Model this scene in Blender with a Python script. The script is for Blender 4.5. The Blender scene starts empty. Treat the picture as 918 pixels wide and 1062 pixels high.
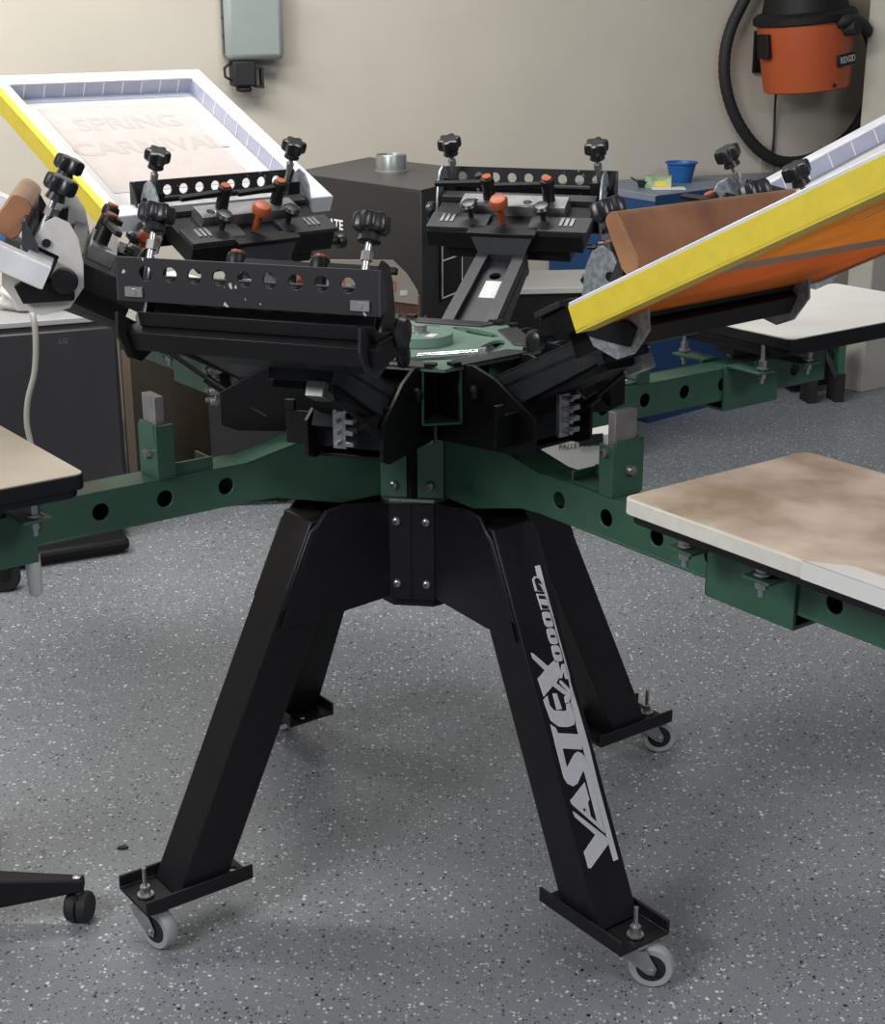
import bpy, bmesh, math, random
from mathutils import Vector, Matrix
random.seed(7)
PI = math.pi
S = 1.13            # metres per drawing unit of the press
ZB = 0.73           # height of the arm hole line above the floor, in drawing units
SC = bpy.context.scene
COL = SC.collection
R_ = math.radians

# ------------------------------------------------------------------ camera
CAM = Vector((0.0385, -2.708, 1.589)); FPX = 1577.0; PIT = -0.322; ROLL = -0.004
_f = Vector((0, math.cos(PIT), math.sin(PIT))); _r = Vector((1, 0, 0)); _u = _r.cross(_f)
_r2 = math.cos(ROLL)*_r + math.sin(ROLL)*_u; _u2 = -math.sin(ROLL)*_r + math.cos(ROLL)*_u
def at(px, py, D):
    """real point at forward distance D from the camera station (metres)"""
    d = _f + _r2*(px-459)/FPX + _u2*(531-py)/FPX
    return CAM + d*(D/d.y)
def onfloor(px, py, z=0.0):
    d = _f + _r2*(px-459)/FPX + _u2*(531-py)/FPX
    return CAM + d*((z-CAM.z)/d.z)
cd = bpy.data.cameras.new('camera'); cam = bpy.data.objects.new('camera', cd); COL.objects.link(cam)
cd.sensor_fit = 'HORIZONTAL'; cd.sensor_width = 36; cd.lens = FPX/918*36; cd.clip_start = .05
M = Matrix.Identity(4)
for i in range(3):
    M[i][0] = _r2[i]; M[i][1] = _u2[i]; M[i][2] = -_f[i]; M[i][3] = CAM[i]
cam.matrix_world = M
SC.camera = cam

# ------------------------------------------------------------------ materials
def mat(name, col, rough=.5, metal=0., noise=0., scale=20., bump=0., spec=.5, col2=None, emit=0., alpha=1., coords='Object', detail=3., thr=None):
    m = bpy.data.materials.new(name); m.use_nodes = True
    nt = m.node_tree; b = nt.nodes['Principled BSDF']
    b.inputs['Base Color'].default_value = (*col, 1); b.inputs['Roughness'].default_value = rough
    b.inputs['Metallic'].default_value = metal; b.inputs['Specular IOR Level'].default_value = spec
    if alpha < 1: b.inputs['Alpha'].default_value = alpha
    if emit: b.inputs['Emission Color'].default_value = (*col, 1); b.inputs['Emission Strength'].default_value = emit
    if noise or bump or col2:
        tc = nt.nodes.new('ShaderNodeTexCoord'); n = nt.nodes.new('ShaderNodeTexNoise')
        n.inputs['Scale'].default_value = scale; n.inputs['Detail'].default_value = detail
        nt.links.new(tc.outputs[coords], n.inputs['Vector'])
        r = nt.nodes.new('ShaderNodeValToRGB')
        c2 = col2 if col2 else tuple(c*(1-noise) for c in col)
        lo, hi = thr if thr else (.35, .65)
        r.color_ramp.elements[0].position = lo; r.color_ramp.elements[1].position = hi
        r.color_ramp.elements[0].color = (*c2, 1); r.color_ramp.elements[1].color = (*col, 1)
        nt.links.new(n.outputs['Fac'], r.inputs['Fac']); nt.links.new(r.outputs['Color'], b.inputs['Base Color'])
        if bump:
            bp = nt.nodes.new('ShaderNodeBump'); bp.inputs['Strength'].default_value = bump; bp.inputs['Distance'].default_value = .002
            nt.links.new(n.outputs['Fac'], bp.inputs['Height']); nt.links.new(bp.outputs['Normal'], b.inputs['Normal'])
    return m
BLACK = mat('black_powder_coat', (.008, .0075, .008), .45, noise=.25, scale=60, bump=.06, spec=.3)
BLACKM = mat('black_matte_paint', (.0065, .0065, .007), .6, noise=.3, scale=40, spec=.3)
LEGM = mat('black_leg_paint', (.0095, .0085, .0100), .42, noise=.2, scale=40, bump=.04, spec=.35)
SPECK = None
DARK = mat('charcoal_steel', (.042, .043, .048), .42, .2, noise=.25, scale=30)
DARK2 = mat('dark_steel', (.028, .028, .030), .35, .4, noise=.2, scale=30)
GREEN = mat('green_paint', (.040, .108, .068), .42, noise=.15, scale=14, bump=.03)
STEEL = mat('zinc_steel', (.50, .50, .49), .32, .85, noise=.25, scale=35)
STEELD = mat('bolt_steel', (.30, .29, .29), .35, .8)
CHROME = mat('chrome', (.75, .75, .75), .15, 1.)
GALV = mat('galvanised_plate', (.42, .45, .47), .42, .55, col2=(.26, .29, .31), scale=110, thr=(.4, .6))
PLATE_LIT = mat('lit_clamp_plate', (.62, .60, .56), .5, .2, noise=.12, scale=40)  # galvanised clamp plate of head E, brightened in colour as if lit
KNOB = mat('black_knob_plastic', (.014, .014, .015), .33, spec=.5)
ORANGEK = mat('orange_plastic', (.42, .085, .025), .45, noise=.2, scale=60)
ORANGEV = mat('vacuum_orange', (.38, .07, .018), .45)
RUBBER = mat('black_rubber', (.010, .010, .010), .7)
TIRE = mat('grey_wheel_rubber', (.36, .355, .36), .5, noise=.1, scale=50)
WOOD = mat('worn_wood_pallet', (.68, .58, .46), .6, col2=(.36, .28, .19), scale=6.5, thr=(.34, .60), detail=9)
EDGE = mat('pallet_edge', (.72, .69, .60), .6, noise=.1, scale=50)
WHITEP = mat('white_laminate', (.74, .73, .68), .45, noise=.06, scale=8)
CREAMP = mat('cream_pallet', (.66, .58, .46), .6, col2=(.52, .44, .33), scale=5, thr=(.35, .7))
ALU = mat('aluminium_frame', (.86, .87, .89), .3, .25, noise=.12, scale=20)
TAPEB = mat('grey_blue_tape', (.40, .42, .52), .35, noise=.1, scale=30)
WHITE = mat('white_mark', (.78, .78, .77), .5)
YEL = mat('yellow_tape', (.80, .62, .055), .4, noise=.08, scale=50, bump=.1)
SQW = mat('squeegee_wood', (.33, .155, .075), .4, col2=(.15, .065, .035), scale=9, thr=(.3, .7), detail=6)
SQW2 = mat('squeegee_end_wood', (.55, .36, .20), .5, noise=.2, scale=20)
BLADE = mat('blue_squeegee_blade', (.08, .18, .42), .3)
DECALM = mat('white_decal', (.92, .90, .92), .45, noise=.06, scale=80)
DECALK = mat('black_decal', (.009, .009, .009), .5)
PAPER = mat('paper_label', (.72, .72, .70), .6, noise=.25, scale=240)
CLEAR = mat('frosted_plastic', (.55, .55, .52), .4)

def floor_mat():
    m = bpy.data.materials.new('speckled_epoxy_floor'); m.use_nodes = True
    nt = m.node_tree; N = nt.nodes; Lk = nt.links; b = N['Principled BSDF']
    tc = N.new('ShaderNodeTexCoord')
    base = N.new('ShaderNodeTexNoise'); base.inputs['Scale'].default_value = 1.6; base.inputs['Detail'].default_value = 4
    Lk.new(tc.outputs['Object'], base.inputs['Vector'])
    r = N.new('ShaderNodeValToRGB'); r.color_ramp.elements[0].position = .3; r.color_ramp.elements[1].position = .7
    r.color_ramp.elements[0].color = (.180, .196, .204, 1); r.color_ramp.elements[1].color = (.222, .234, .247, 1)
    Lk.new(base.outputs['Fac'], r.inputs['Fac'])
    fine = N.new('ShaderNodeTexNoise'); fine.inputs['Scale'].default_value = 260; fine.inputs['Detail'].default_value = 2
    Lk.new(tc.outputs['Object'], fine.inputs['Vector'])
    mx = N.new('ShaderNodeMixRGB'); mx.blend_type = 'OVERLAY'; mx.inputs[0].default_value = .35
    Lk.new(r.outputs['Color'], mx.inputs[1]); Lk.new(fine.outputs['Fac'], mx.inputs[2])
    last = mx.outputs['Color']
    for sc, thr, rad, col in ((150, .82, .42, (.50, .51, .53)), (98, .90, .36, (.66, .66, .67)), (158, .80, .38, (.03, .03, .036)), (88, .93, .34, (.02, .02, .024))):
        mp = N.new('ShaderNodeMapping'); mp.inputs['Location'].default_value = (sc*.37, sc*.11, 0)
        Lk.new(tc.outputs['Object'], mp.inputs['Vector'])
        wob = N.new('ShaderNodeTexNoise'); wob.inputs['Scale'].default_value = sc*1.4
        Lk.new(mp.outputs['Vector'], wob.inputs['Vector'])
        add = N.new('ShaderNodeMixRGB'); add.blend_type = 'ADD'; add.inputs[0].default_value = .008
        Lk.new(mp.outputs['Vector'], add.inputs[1]); Lk.new(wob.outputs['Color'], add.inputs[2])
        v = N.new('ShaderNodeTexVoronoi'); v.inputs['Scale'].default_value = sc; v.voronoi_dimensions = '2D'
        Lk.new(add.outputs['Color'], v.inputs['Vector'])
        sep = N.new('ShaderNodeSeparateColor'); Lk.new(v.outputs['Color'], sep.inputs['Color'])
        g = N.new('ShaderNodeMath'); g.operation = 'GREATER_THAN'; g.inputs[1].default_value = thr; Lk.new(sep.outputs['Red'], g.inputs[0])
        sz = N.new('ShaderNodeMath'); sz.operation = 'MULTIPLY'; sz.inputs[1].default_value = rad; Lk.new(sep.outputs['Green'], sz.inputs[0])
        l = N.new('ShaderNodeMath'); l.operation = 'LESS_THAN'; Lk.new(v.outputs['Distance'], l.inputs[0]); Lk.new(sz.outputs[0], l.inputs[1])
        mu = N.new('ShaderNodeMath'); mu.operation = 'MULTIPLY'; Lk.new(g.outputs[0], mu.inputs[0]); Lk.new(l.outputs[0], mu.inputs[1])
        m2 = N.new('ShaderNodeMixRGB'); m2.inputs[2].default_value = (*col, 1); Lk.new(mu.outputs[0], m2.inputs[0]); Lk.new(last, m2.inputs[1])
        last = m2.outputs['Color']
    Lk.new(last, b.inputs['Base Color'])
    b.inputs['Roughness'].default_value = .36; b.inputs['Specular IOR Level'].default_value = .4
    bp = N.new('ShaderNodeBump'); bp.inputs['Strength'].default_value = .12; bp.inputs['Distance'].default_value = .002
    Lk.new(fine.outputs['Fac'], bp.inputs['Height']); Lk.new(bp.outputs['Normal'], b.inputs['Normal'])
    return m

def speckled_black():
    """black paint with small flecks of dried white and orange ink"""
    m = bpy.data.materials.new('ink_splattered_black'); m.use_nodes = True
    nt = m.node_tree; N = nt.nodes; Lk = nt.links; b = N['Principled BSDF']
    tc = N.new('ShaderNodeTexCoord'); v = N.new('ShaderNodeTexVoronoi'); v.inputs['Scale'].default_value = 60
    mp = N.new('ShaderNodeMapping'); mp.inputs['Scale'].default_value = (1, 1.0, .55); mp.inputs['Rotation'].default_value = (.6, 0, 0); Lk.new(tc.outputs['Object'], mp.inputs['Vector'])
    wn = N.new('ShaderNodeTexNoise'); wn.inputs['Scale'].default_value = 90; Lk.new(mp.outputs['Vector'], wn.inputs['Vector'])
    ad = N.new('ShaderNodeMixRGB'); ad.blend_type = 'ADD'; ad.inputs[0].default_value = .02; Lk.new(mp.outputs['Vector'], ad.inputs[1]); Lk.new(wn.outputs['Color'], ad.inputs[2]); Lk.new(ad.outputs['Color'], v.inputs['Vector'])
    sep = N.new('ShaderNodeSeparateColor'); Lk.new(v.outputs['Color'], sep.inputs['Color'])
    g = N.new('ShaderNodeMath'); g.operation = 'GREATER_THAN'; g.inputs[1].default_value = .45; Lk.new(sep.outputs['Red'], g.inputs[0])
    l = N.new('ShaderNodeMath'); l.operation = 'LESS_THAN'; l.inputs[1].default_value = .17; Lk.new(v.outputs['Distance'], l.inputs[0])
    mu = N.new('ShaderNodeMath'); mu.operation = 'MULTIPLY'; Lk.new(g.outputs[0], mu.inputs[0]); Lk.new(l.outputs[0], mu.inputs[1])
    mx = N.new('ShaderNodeMixRGB'); mx.inputs[1].default_value = (.016, .0145, .017, 1); mx.inputs[2].default_value = (.42, .41, .42, 1)
    Lk.new(mu.outputs[0], mx.inputs[0]); Lk.new(mx.outputs['Color'], b.inputs['Base Color'])
    b.inputs['Roughness'].default_value = .4
    return m
SPECK = speckled_black()

# ------------------------------------------------------------------ mesh building
class MB:
    def __init__(s, M=None): s.v = []; s.f = []; s.sm = []; s.mi = []; s.M = M or Matrix.Identity(4); s.m = 0
    def add(s, vs, fs, smooth=False):
        o = len(s.v); s.v += [s.M @ Vector(p) for p in vs]
        s.f += [tuple(i+o for i in f) for f in fs]; s.sm += [smooth]*len(fs); s.mi += [s.m]*len(fs); return s
    def box(s, x0, x1, y0, y1, z0, z1):
        vs = [(x, y, z) for z in (z0, z1) for y in (y0, y1) for x in (x0, x1)]
        return s.add(vs, [(0,2,3,1), (4,5,7,6), (0,1,5,4), (2,6,7,3), (0,4,6,2), (1,3,7,5)])
    def hexa(s, a, b):
        """a: four points, b: four points (same order)"""
        return s.add(list(a)+list(b), [(3,2,1,0), (4,5,6,7), (0,1,5,4), (1,2,6,5), (2,3,7,6), (3,0,4,7)])
    def prism(s, pts, plane, a, b):
        """extrude outline pts along the normal axis from a to b.  plane 'xz','xy','yz'"""
        if plane == 'xz': g = lambda p, h: (p[0], h, p[1])
        elif plane == 'xy': g = lambda p, h: (p[0], p[1], h)
        else: g = lambda p, h: (h, p[0], p[1])
        n = len(pts); vs = [g(p, a) for p in pts]+[g(p, b) for p in pts]
        return s.add(vs, [tuple(range(n))[::-1], tuple(range(n, 2*n))]+[(i, (i+1) % n, (i+1) % n+n, i+n) for i in range(n)])
    def cyl(s, p0, p1, r0, r1=None, n=20, smooth=True, caps=True):
        r1 = r0 if r1 is None else r1
        p0 = Vector(p0); p1 = Vector(p1); d = (p1-p0).normalized()
        a = d.orthogonal().normalized(); b = d.cross(a)
        vs = []
        for p, r in ((p0, r0), (p1, r1)):
            vs += [p+(a*math.cos(2*PI*i/n)+b*math.sin(2*PI*i/n))*r for i in range(n)]
        s.add(vs, [(i, (i+1) % n, (i+1) % n+n, i+n) for i in range(n)], smooth)
        if caps: s.add(vs, [tuple(range(n))[::-1], tuple(range(n, 2*n))])
        return s
    def lathe(s, prof, p=(0,0,0), axis=(0,0,1), n=28, lobes=0, depth=.14, closed=False):
        p = Vector(p); d = Vector(axis).normalized()
        a = Vector((1,0,0)) if abs(d.x) < .9 else Vector((0,1,0)); a = (a-d*a.dot(d)).normalized(); b = d.cross(a)
        if lobes: n = lobes*8
        vs = []
        for r, h in prof:
            for i in range(n):
                t = 2*PI*i/n; rr = r*(1-depth*(.5-.5*math.cos(lobes*t))) if lobes else r
                vs.append(p+d*h+(a*math.cos(t)+b*math.sin(t))*rr)
        m = len(prof); fs = []
        for k in range(m-1): fs += [(k*n+i, k*n+(i+1) % n, (k+1)*n+(i+1) % n, (k+1)*n+i) for i in range(n)]
        if closed: fs += [((m-1)*n+i, (m-1)*n+(i+1) % n, (i+1) % n, i) for i in range(n)]
        else: fs += [tuple(range(n))[::-1], tuple(range((m-1)*n, m*n))]
        return s.add(vs, fs, True)
    def tube(s, pts, r, n=10, closed=False):
        pts = [Vector(p) for p in pts]; m = len(pts); vs = []; prev = None
        for i, p in enumerate(pts):
            t = (pts[min(i+1, m-1)]-pts[max(i-1, 0)]).normalized()
            a = t.orthogonal().normalized() if prev is None else (prev-t*prev.dot(t)).normalized()
            prev = a; b = t.cross(a); rr = r[i] if isinstance(r, (list, tuple)) else r
            vs += [p+(a*math.cos(2*PI*k/n)+b*math.sin(2*PI*k/n))*rr for k in range(n)]
        fs = []
        for i in range(m-1): fs += [(i*n+k, i*n+(k+1) % n, (i+1)*n+(k+1) % n, (i+1)*n+k) for k in range(n)]
        fs += [tuple(range(n))[::-1], tuple(range((m-1)*n, m*n))]
        return s.add(vs, fs, True)
    def mesh(s, name, scale=1.):
        me = bpy.data.meshes.new(name); me.from_pydata([tuple(v*scale) for v in s.v], [], s.f)
        me.polygons.foreach_set('use_smooth', s.sm); me.polygons.foreach_set('material_index', s.mi)
        bm = bmesh.new(); bm.from_mesh(me); bmesh.ops.remove_doubles(bm, verts=bm.verts, dist=1e-6)
        bmesh.ops.recalc_face_normals(bm, faces=bm.faces); bm.to_mesh(me); bm.free()
        me.set_sharp_from_angle(angle=R_(38)); me.update()
        return me
    def build(s, name, material, parent=None, scale=1., bevel=0., cut=None, M=None, kind=None):
        me = s.mesh(name, scale)
        for m_ in (material if isinstance(material, (list, tuple)) else [material]): me.materials.append(m_)
        o = bpy.data.objects.new(name, me); COL.objects.link(o)
        if cut is not None:
            cm = cut.mesh('cut', scale); co = bpy.data.objects.new('cut', cm); COL.objects.link(co)
            md = o.modifiers.new('b', 'BOOLEAN'); md.operation = 'DIFFERENCE'; md.solver = 'EXACT'; md.object = co
            dg = bpy.context.evaluated_depsgraph_get(); dg.update()
            nm = bpy.data.meshes.new_from_object(o.evaluated_get(dg)); o.modifiers.clear(); o.data = nm
            nm.set_sharp_from_angle(angle=R_(38))
            bpy.data.objects.remove(co); bpy.data.meshes.remove(me)
        if bevel:
            b = o.modifiers.new('bevel', 'BEVEL'); b.width = bevel; b.segments = 2; b.limit_method = 'ANGLE'; b.angle_limit = R_(50)
            b.harden_normals = False
        if parent: o.parent = parent
        if M is not None: o.matrix_local = M
        if kind: o['kind'] = kind
        return o
def thing(name, label, cat, loc=(0,0,0), rz=0., group=None):
    o = bpy.data.objects.new(name, None); COL.objects.link(o); o.location = loc; o.rotation_euler = (0, 0, rz)
    o.empty_display_size = .1; tag(o, label, cat, group); return o
def tag(o, label, cat, group=None):
    o['label'] = label; o['category'] = cat
    if group: o['group'] = group
    return o
def dup(o, parent):
    c = o.copy(); COL.objects.link(c); c.parent = parent
    for ch in list(o.children): dup(ch, c)
    return c
def text_mb(txt, size, depth=.0006, space=1., bold=0., shear=0.):
    cu = bpy.data.curves.new('t', 'FONT'); cu.body = txt; cu.size = size; cu.extrude = depth/2; cu.align_x = 'CENTER'; cu.align_y = 'CENTER'
    cu.space_character = space; cu.offset = bold; cu.shear = shear; cu.resolution_u = 3
    o = bpy.data.objects.new('t', cu); COL.objects.link(o)
    dg = bpy.context.evaluated_depsgraph_get(); dg.update()
    me = bpy.data.meshes.new_from_object(o.evaluated_get(dg)); bpy.data.objects.remove(o); bpy.data.curves.remove(cu)
    return me
def text_obj(name, txt, size, material, parent, M, **k):
    me = text_mb(txt, size, **k); me.materials.clear(); me.materials.append(material)
    o = bpy.data.objects.new(name, me); COL.objects.link(o); o.parent = parent; o.matrix_local = M; return o
Rz = lambda a: Matrix.Rotation(a, 4, 'Z'); Ry = lambda a: Matrix.Rotation(a, 4, 'Y'); Rx = lambda a: Matrix.Rotation(a, 4, 'X')
T = lambda x, y, z: Matrix.Translation((x, y, z))

# ================================================================== ROOM
TH = math.atan(.404); W0 = 6.1-2.708            # back wall: y = W0 + .404 x
def wallpt(px, py, off=0.0):
    """where the sight line through px,py meets the plane parallel to the back wall, off metres in front of it"""
    d = _f + _r2*(px-459)/FPX + _u2*(531-py)/FPX
    n = Vector((-math.sin(TH), math.cos(TH), 0)); p0 = Vector((0, W0, 0)) - n*off
    return CAM + d*((p0-CAM).dot(n)/d.dot(n))
WALLM = mat('beige_wall_paint', (.52, .48, .405), .7, noise=.05, scale=3, bump=.05)
PILM = mat('pillar_paint', (.47, .445, .38), .7, noise=.08, scale=5)
b = MB(); b.box(-8, 8, -6, 9, -.06, 0); b.build('floor', floor_mat(), kind='structure')
b = MB(T(0, W0, 0) @ Rz(TH)); b.box(-7, 6, 0, .12, 0, 3.3); b.build('wall_back', WALLM, kind='structure')
c = onfloor(894, 407); l = onfloor(870, 403); r = onfloor(918, 402)
e1 = (l-c); e2 = (r-c).normalized()*1.6
b = MB(); b.hexa([c, l, l+e2, c+e2], [p+Vector((0, 0, 3.3)) for p in (c, l, l+e2, c+e2)])
b.build('wall_right', PILM, kind='structure', bevel=.004)
b = MB(T(0, W0, 0) @ Rz(TH)); b.box(-7, 6, -.012, 0, 0, .09); b.build('baseboard_back', mat('baseboard_paint', (.30, .28, .24), .5), kind='structure')

DECAL= [[(0.02, -0.1437), (0.0298, -0.1437), (0.0292, -0.175), (0.0296, -0.2018), (0.0298, -0.2396), (0.0302, -0.2741), (0.0305, -0.3027), (0.0287, -0.3116), (0.0309, -0.363), (0.0317, -0.4055), (0.0305, -0.4406), (0.0301, -0.4501), (0.0299, -0.5141), (0.0303, -0.5656), (0.0205, -0.5657), (0.0198, -0.5214), (0.0202, -0.4761), (0.0198, -0.439), (0.0196, -0.3984), (0.0174, -0.4051), (0.0178, -0.385), (0.0188, -0.3583), (0.0199, -0.3383), (0.025, -0.3277), (0.0276, -0.2986), (0.0281, -0.2768), (0.0271, -0.2499), (0.0272, -0.217), (0.0258, -0.2042), (0.0244, -0.1803), (0.0193, -0.1558)], [(-0.0297, -0.4805), (-0.0267, -0.4831), (0.0161, -0.5278), (0.0199, -0.5339), (0.0188, -0.5412), (-0.0245, -0.5621), (-0.0288, -0.5608), (-0.0292, -0.538), (0.0001, -0.5224), (-0.0288, -0.4888)], [(0.0058, -0.4494), (0.0061, -0.4739), (0.0018, -0.4769), (0.0004, -0.4965), (0.0086, -0.5064), (0.0173, -0.5248), (0.0066, -0.5117), (-0.0281, -0.471), (-0.0291, -0.4657)], [(0.0089, -0.433), (0.0105, -0.4381), (0.0097, -0.5067), (0.0184, -0.5251), (0.0209, -0.4392), (0.0186, -0.4167), (0.0149, -0.4107), (0.0082, -0.4064), (0.0011, -0.4074), (-0.0198, -0.4225), (-0.0195, -0.3947), (0.0174, -0.406), (0.0173, -0.3962), (-0.0294, -0.3841), (-0.03, -0.4323), (-0.0267, -0.4423), (-0.0174, -0.449), (-0.0078, -0.4474)], [(-0.0286, -0.3585), (-0.021, -0.3651), (-0.0193, -0.373), (0.0177, -0.3841), (0.0173, -0.4054), (-0.0186, -0.3944), (-0.0198, -0.423), (-0.0238, -0.4261), (-0.0298, -0.4245)], [(-0.0298, -0.3236), (-0.0206, -0.3197), (-0.0209, -0.3333), (-0.0158, -0.3416), (0.0055, -0.3479), (0.0084, -0.3464), (0.0099, -0.3392), (0.0174, -0.3385), (0.0188, -0.3633), (0.0144, -0.3698), (0.002, -0.37), (-0.0151, -0.3649), (-0.0262, -0.3537), (-0.0276, -0.3417)], [(-0.0098, -0.3193), (-0.0028, -0.3206), (-0.0004, -0.3434), (-0.0102, -0.3423)], [(-0.0294, -0.2569), (-0.0261, -0.2588), (-0.0053, -0.2817), (0.0097, -0.2764), (0.0078, -0.3024), (0.0018, -0.3069), (0.0198, -0.3256), (0.0113, -0.326), (-0.0061, -0.3092), (-0.0274, -0.3192), (-0.0296, -0.2936), (-0.0127, -0.2858), (-0.0293, -0.2644)], [(0.0091, -0.3053), (0.0121, -0.306), (0.0263, -0.3243), (0.0261, -0.3279), (0.0152, -0.338), (0.0089, -0.3376), (0.0101, -0.3291), (0.0189, -0.3236), (0.0084, -0.3085)], [(0.0086, -0.2798), (0.0155, -0.2797), (0.015, -0.294), (0.0216, -0.2845), (0.0264, -0.2856), (0.0259, -0.3076), (0.0213, -0.3056), (0.0207, -0.2945), (0.0146, -0.3032), (0.0085, -0.3018)], [(0.0248, -0.2212), (0.0246, -0.2271), (0.024, -0.2295), (0.0229, -0.2308), (0.0212, -0.2314), (0.0171, -0.2308), (0.0131, -0.2296), (0.0114, -0.2283), (0.0103, -0.2265), (0.0096, -0.2238), (0.0094, -0.2179), (0.0096, -0.212), (0.0102, -0.2097), (0.0113, -0.2083), (0.013, -0.2077), (0.017, -0.2083), (0.021, -0.2094), (0.0228, -0.2107), (0.0239, -0.2126), (0.0245, -0.2152)], [(0.025, -0.2455), (0.0248, -0.2516), (0.0242, -0.254), (0.0231, -0.2554), (0.0214, -0.256), (0.0173, -0.2554), (0.0133, -0.2542), (0.0116, -0.2529), (0.0105, -0.251), (0.0098, -0.2482), (0.0096, -0.2421), (0.0097, -0.2361), (0.0104, -0.2337), (0.0115, -0.2323), (0.0132, -0.2317), (0.0172, -0.2322), (0.0212, -0.2334), (0.0229, -0.2348), (0.0241, -0.2367), (0.0247, -0.2394)], [(0.0252, -0.2702), (0.0251, -0.2762), (0.0244, -0.2787), (0.0233, -0.2801), (0.0216, -0.2806), (0.0176, -0.28), (0.0136, -0.2788), (0.0119, -0.2774), (0.0107, -0.2755), (0.0101, -0.2728), (0.0098, -0.2667), (0.01, -0.2607), (0.0106, -0.2583), (0.0117, -0.2568), (0.0134, -0.2563), (0.0175, -0.2569), (0.0215, -0.2581), (0.0232, -0.2594), (0.0243, -0.2613), (0.025, -0.2641)], [(0.0083, -0.1606), (0.0134, -0.1569), (0.0212, -0.1593), (0.0242, -0.1662), (0.0238, -0.1818), (0.0082, -0.177)], [(0.0089, -0.181), (0.0241, -0.1853), (0.0248, -0.2071), (0.0101, -0.2043)]]
DECAL_DARK= [[(0.0215, -0.2205), (0.0214, -0.2215), (0.0211, -0.2218), (0.0204, -0.2219), (0.0194, -0.2219), (0.0171, -0.2214), (0.0148, -0.2209), (0.0138, -0.2205), (0.0131, -0.2201), (0.0128, -0.2196), (0.0126, -0.2186), (0.0127, -0.2176), (0.0131, -0.2173), (0.0137, -0.2172), (0.0147, -0.2172), (0.0171, -0.2177), (0.0194, -0.2182), (0.0204, -0.2186), (0.021, -0.219), (0.0214, -0.2195)], [(0.0217, -0.2448), (0.0216, -0.2458), (0.0212, -0.2461), (0.0206, -0.2462), (0.0196, -0.2462), (0.0173, -0.2457), (0.0149, -0.2451), (0.0139, -0.2448), (0.0133, -0.2444), (0.0129, -0.2439), (0.0128, -0.2429), (0.0129, -0.2419), (0.0133, -0.2416), (0.0139, -0.2414), (0.0149, -0.2415), (0.0172, -0.242), (0.0196, -0.2425), (0.0206, -0.2429), (0.0212, -0.2433), (0.0216, -0.2438)], [(0.022, -0.2695), (0.0219, -0.2704), (0.0215, -0.2707), (0.0209, -0.2709), (0.0199, -0.2708), (0.0175, -0.2703), (0.0152, -0.2697), (0.0142, -0.2694), (0.0136, -0.2689), (0.0132, -0.2684), (0.0131, -0.2674), (0.0132, -0.2665), (0.0136, -0.2661), (0.0142, -0.266), (0.0152, -0.2661), (0.0175, -0.2666), (0.0198, -0.2671), (0.0208, -0.2675), (0.0215, -0.2679), (0.0219, -0.2684)], [(0.0109, -0.1619), (0.0147, -0.1592), (0.0194, -0.1613), (0.0219, -0.1665), (0.0223, -0.1713), (0.0152, -0.1667), (0.0198, -0.1731), (0.0218, -0.1814), (0.0115, -0.1769)], [(0.0107, -0.1838), (0.022, -0.1869), (0.0238, -0.192), (0.0104, -0.1887)], [(0.0106, -0.197), (0.0232, -0.2013), (0.023, -0.2059), (0.0115, -0.2035)], [(-0.0101, -0.4819), (-0.0078, -0.4822), (-0.0079, -0.4867), (-0.0103, -0.4857)]]

# ================================================================== PRESS
press = thing('screen_printing_press', 'black and green rotary printing press on four splayed legs with casters', 'printing press', (0,0,0), R_(-53.58))
PZ = T(0, 0, ZB*S)
def pb(mb, name, m, parent=None, M=None, **k):        # build a direct part of the press, shapes in drawing units
    return mb.build(name, m, parent or press, scale=S, M=(M if M is not None else (PZ if parent is None else None)), **k)
FL_Z = -ZB
# ---- base hub
b = MB()
f = .098
oc = []
for k in range(4):
    a = k*PI/2; ca, sa = math.cos(a), math.sin(a)
    for (x, y) in ((f, -.046), (f, .046)): oc.append((x*ca-y*sa, x*sa+y*ca))
b.prism(oc, 'xy', -.236, -.074)
b.cyl((0,0,-.26), (0,0,-.24), .05)
b.prism([(x*.9, y*.9) for x, y in oc], 'xy', -.255, -.23)
hub = pb(b, 'base_hub', BLACK, bevel=.002)
b = MB()
for k in range(4):
    a = -PI/4+k*PI/2; d = Vector((math.cos(a), math.sin(a), 0)); t = Vector((-d.y, d.x, 0)); R = .1025
    for z in (-.105, -.211):
        for s in (-1, 1):
            p = d*(R-.0005)+t*(s*.024)+Vector((0, 0, z))
            bb = MB(); bb.lathe([(.0075, 0), (.0075, .002), (.006, .006), (.0035, .0075), (.0035, .004), (.001, .004)], p, d, n=16)
            o = pb(bb, 'bolt', STEELD, hub)
# seam line flange on each facet
for k in range(4):
    a = -PI/4+k*PI/2; d = Vector((math.cos(a), math.sin(a), 0)); t = Vector((-d.y, d.x, 0))
    bb = MB()
    for s in (-1, 1):
        q = [d*.1015+t*(s*.0012), d*.1015+t*(s*.036), d*.1035+t*(s*.036), d*.1035+t*(s*.0012)]
        bb.hexa([p+Vector((0,0,-.238)) for p in q], [p+Vector((0,0,-.076)) for p in q])
    pb(bb, 'flange', BLACK, hub)

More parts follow.
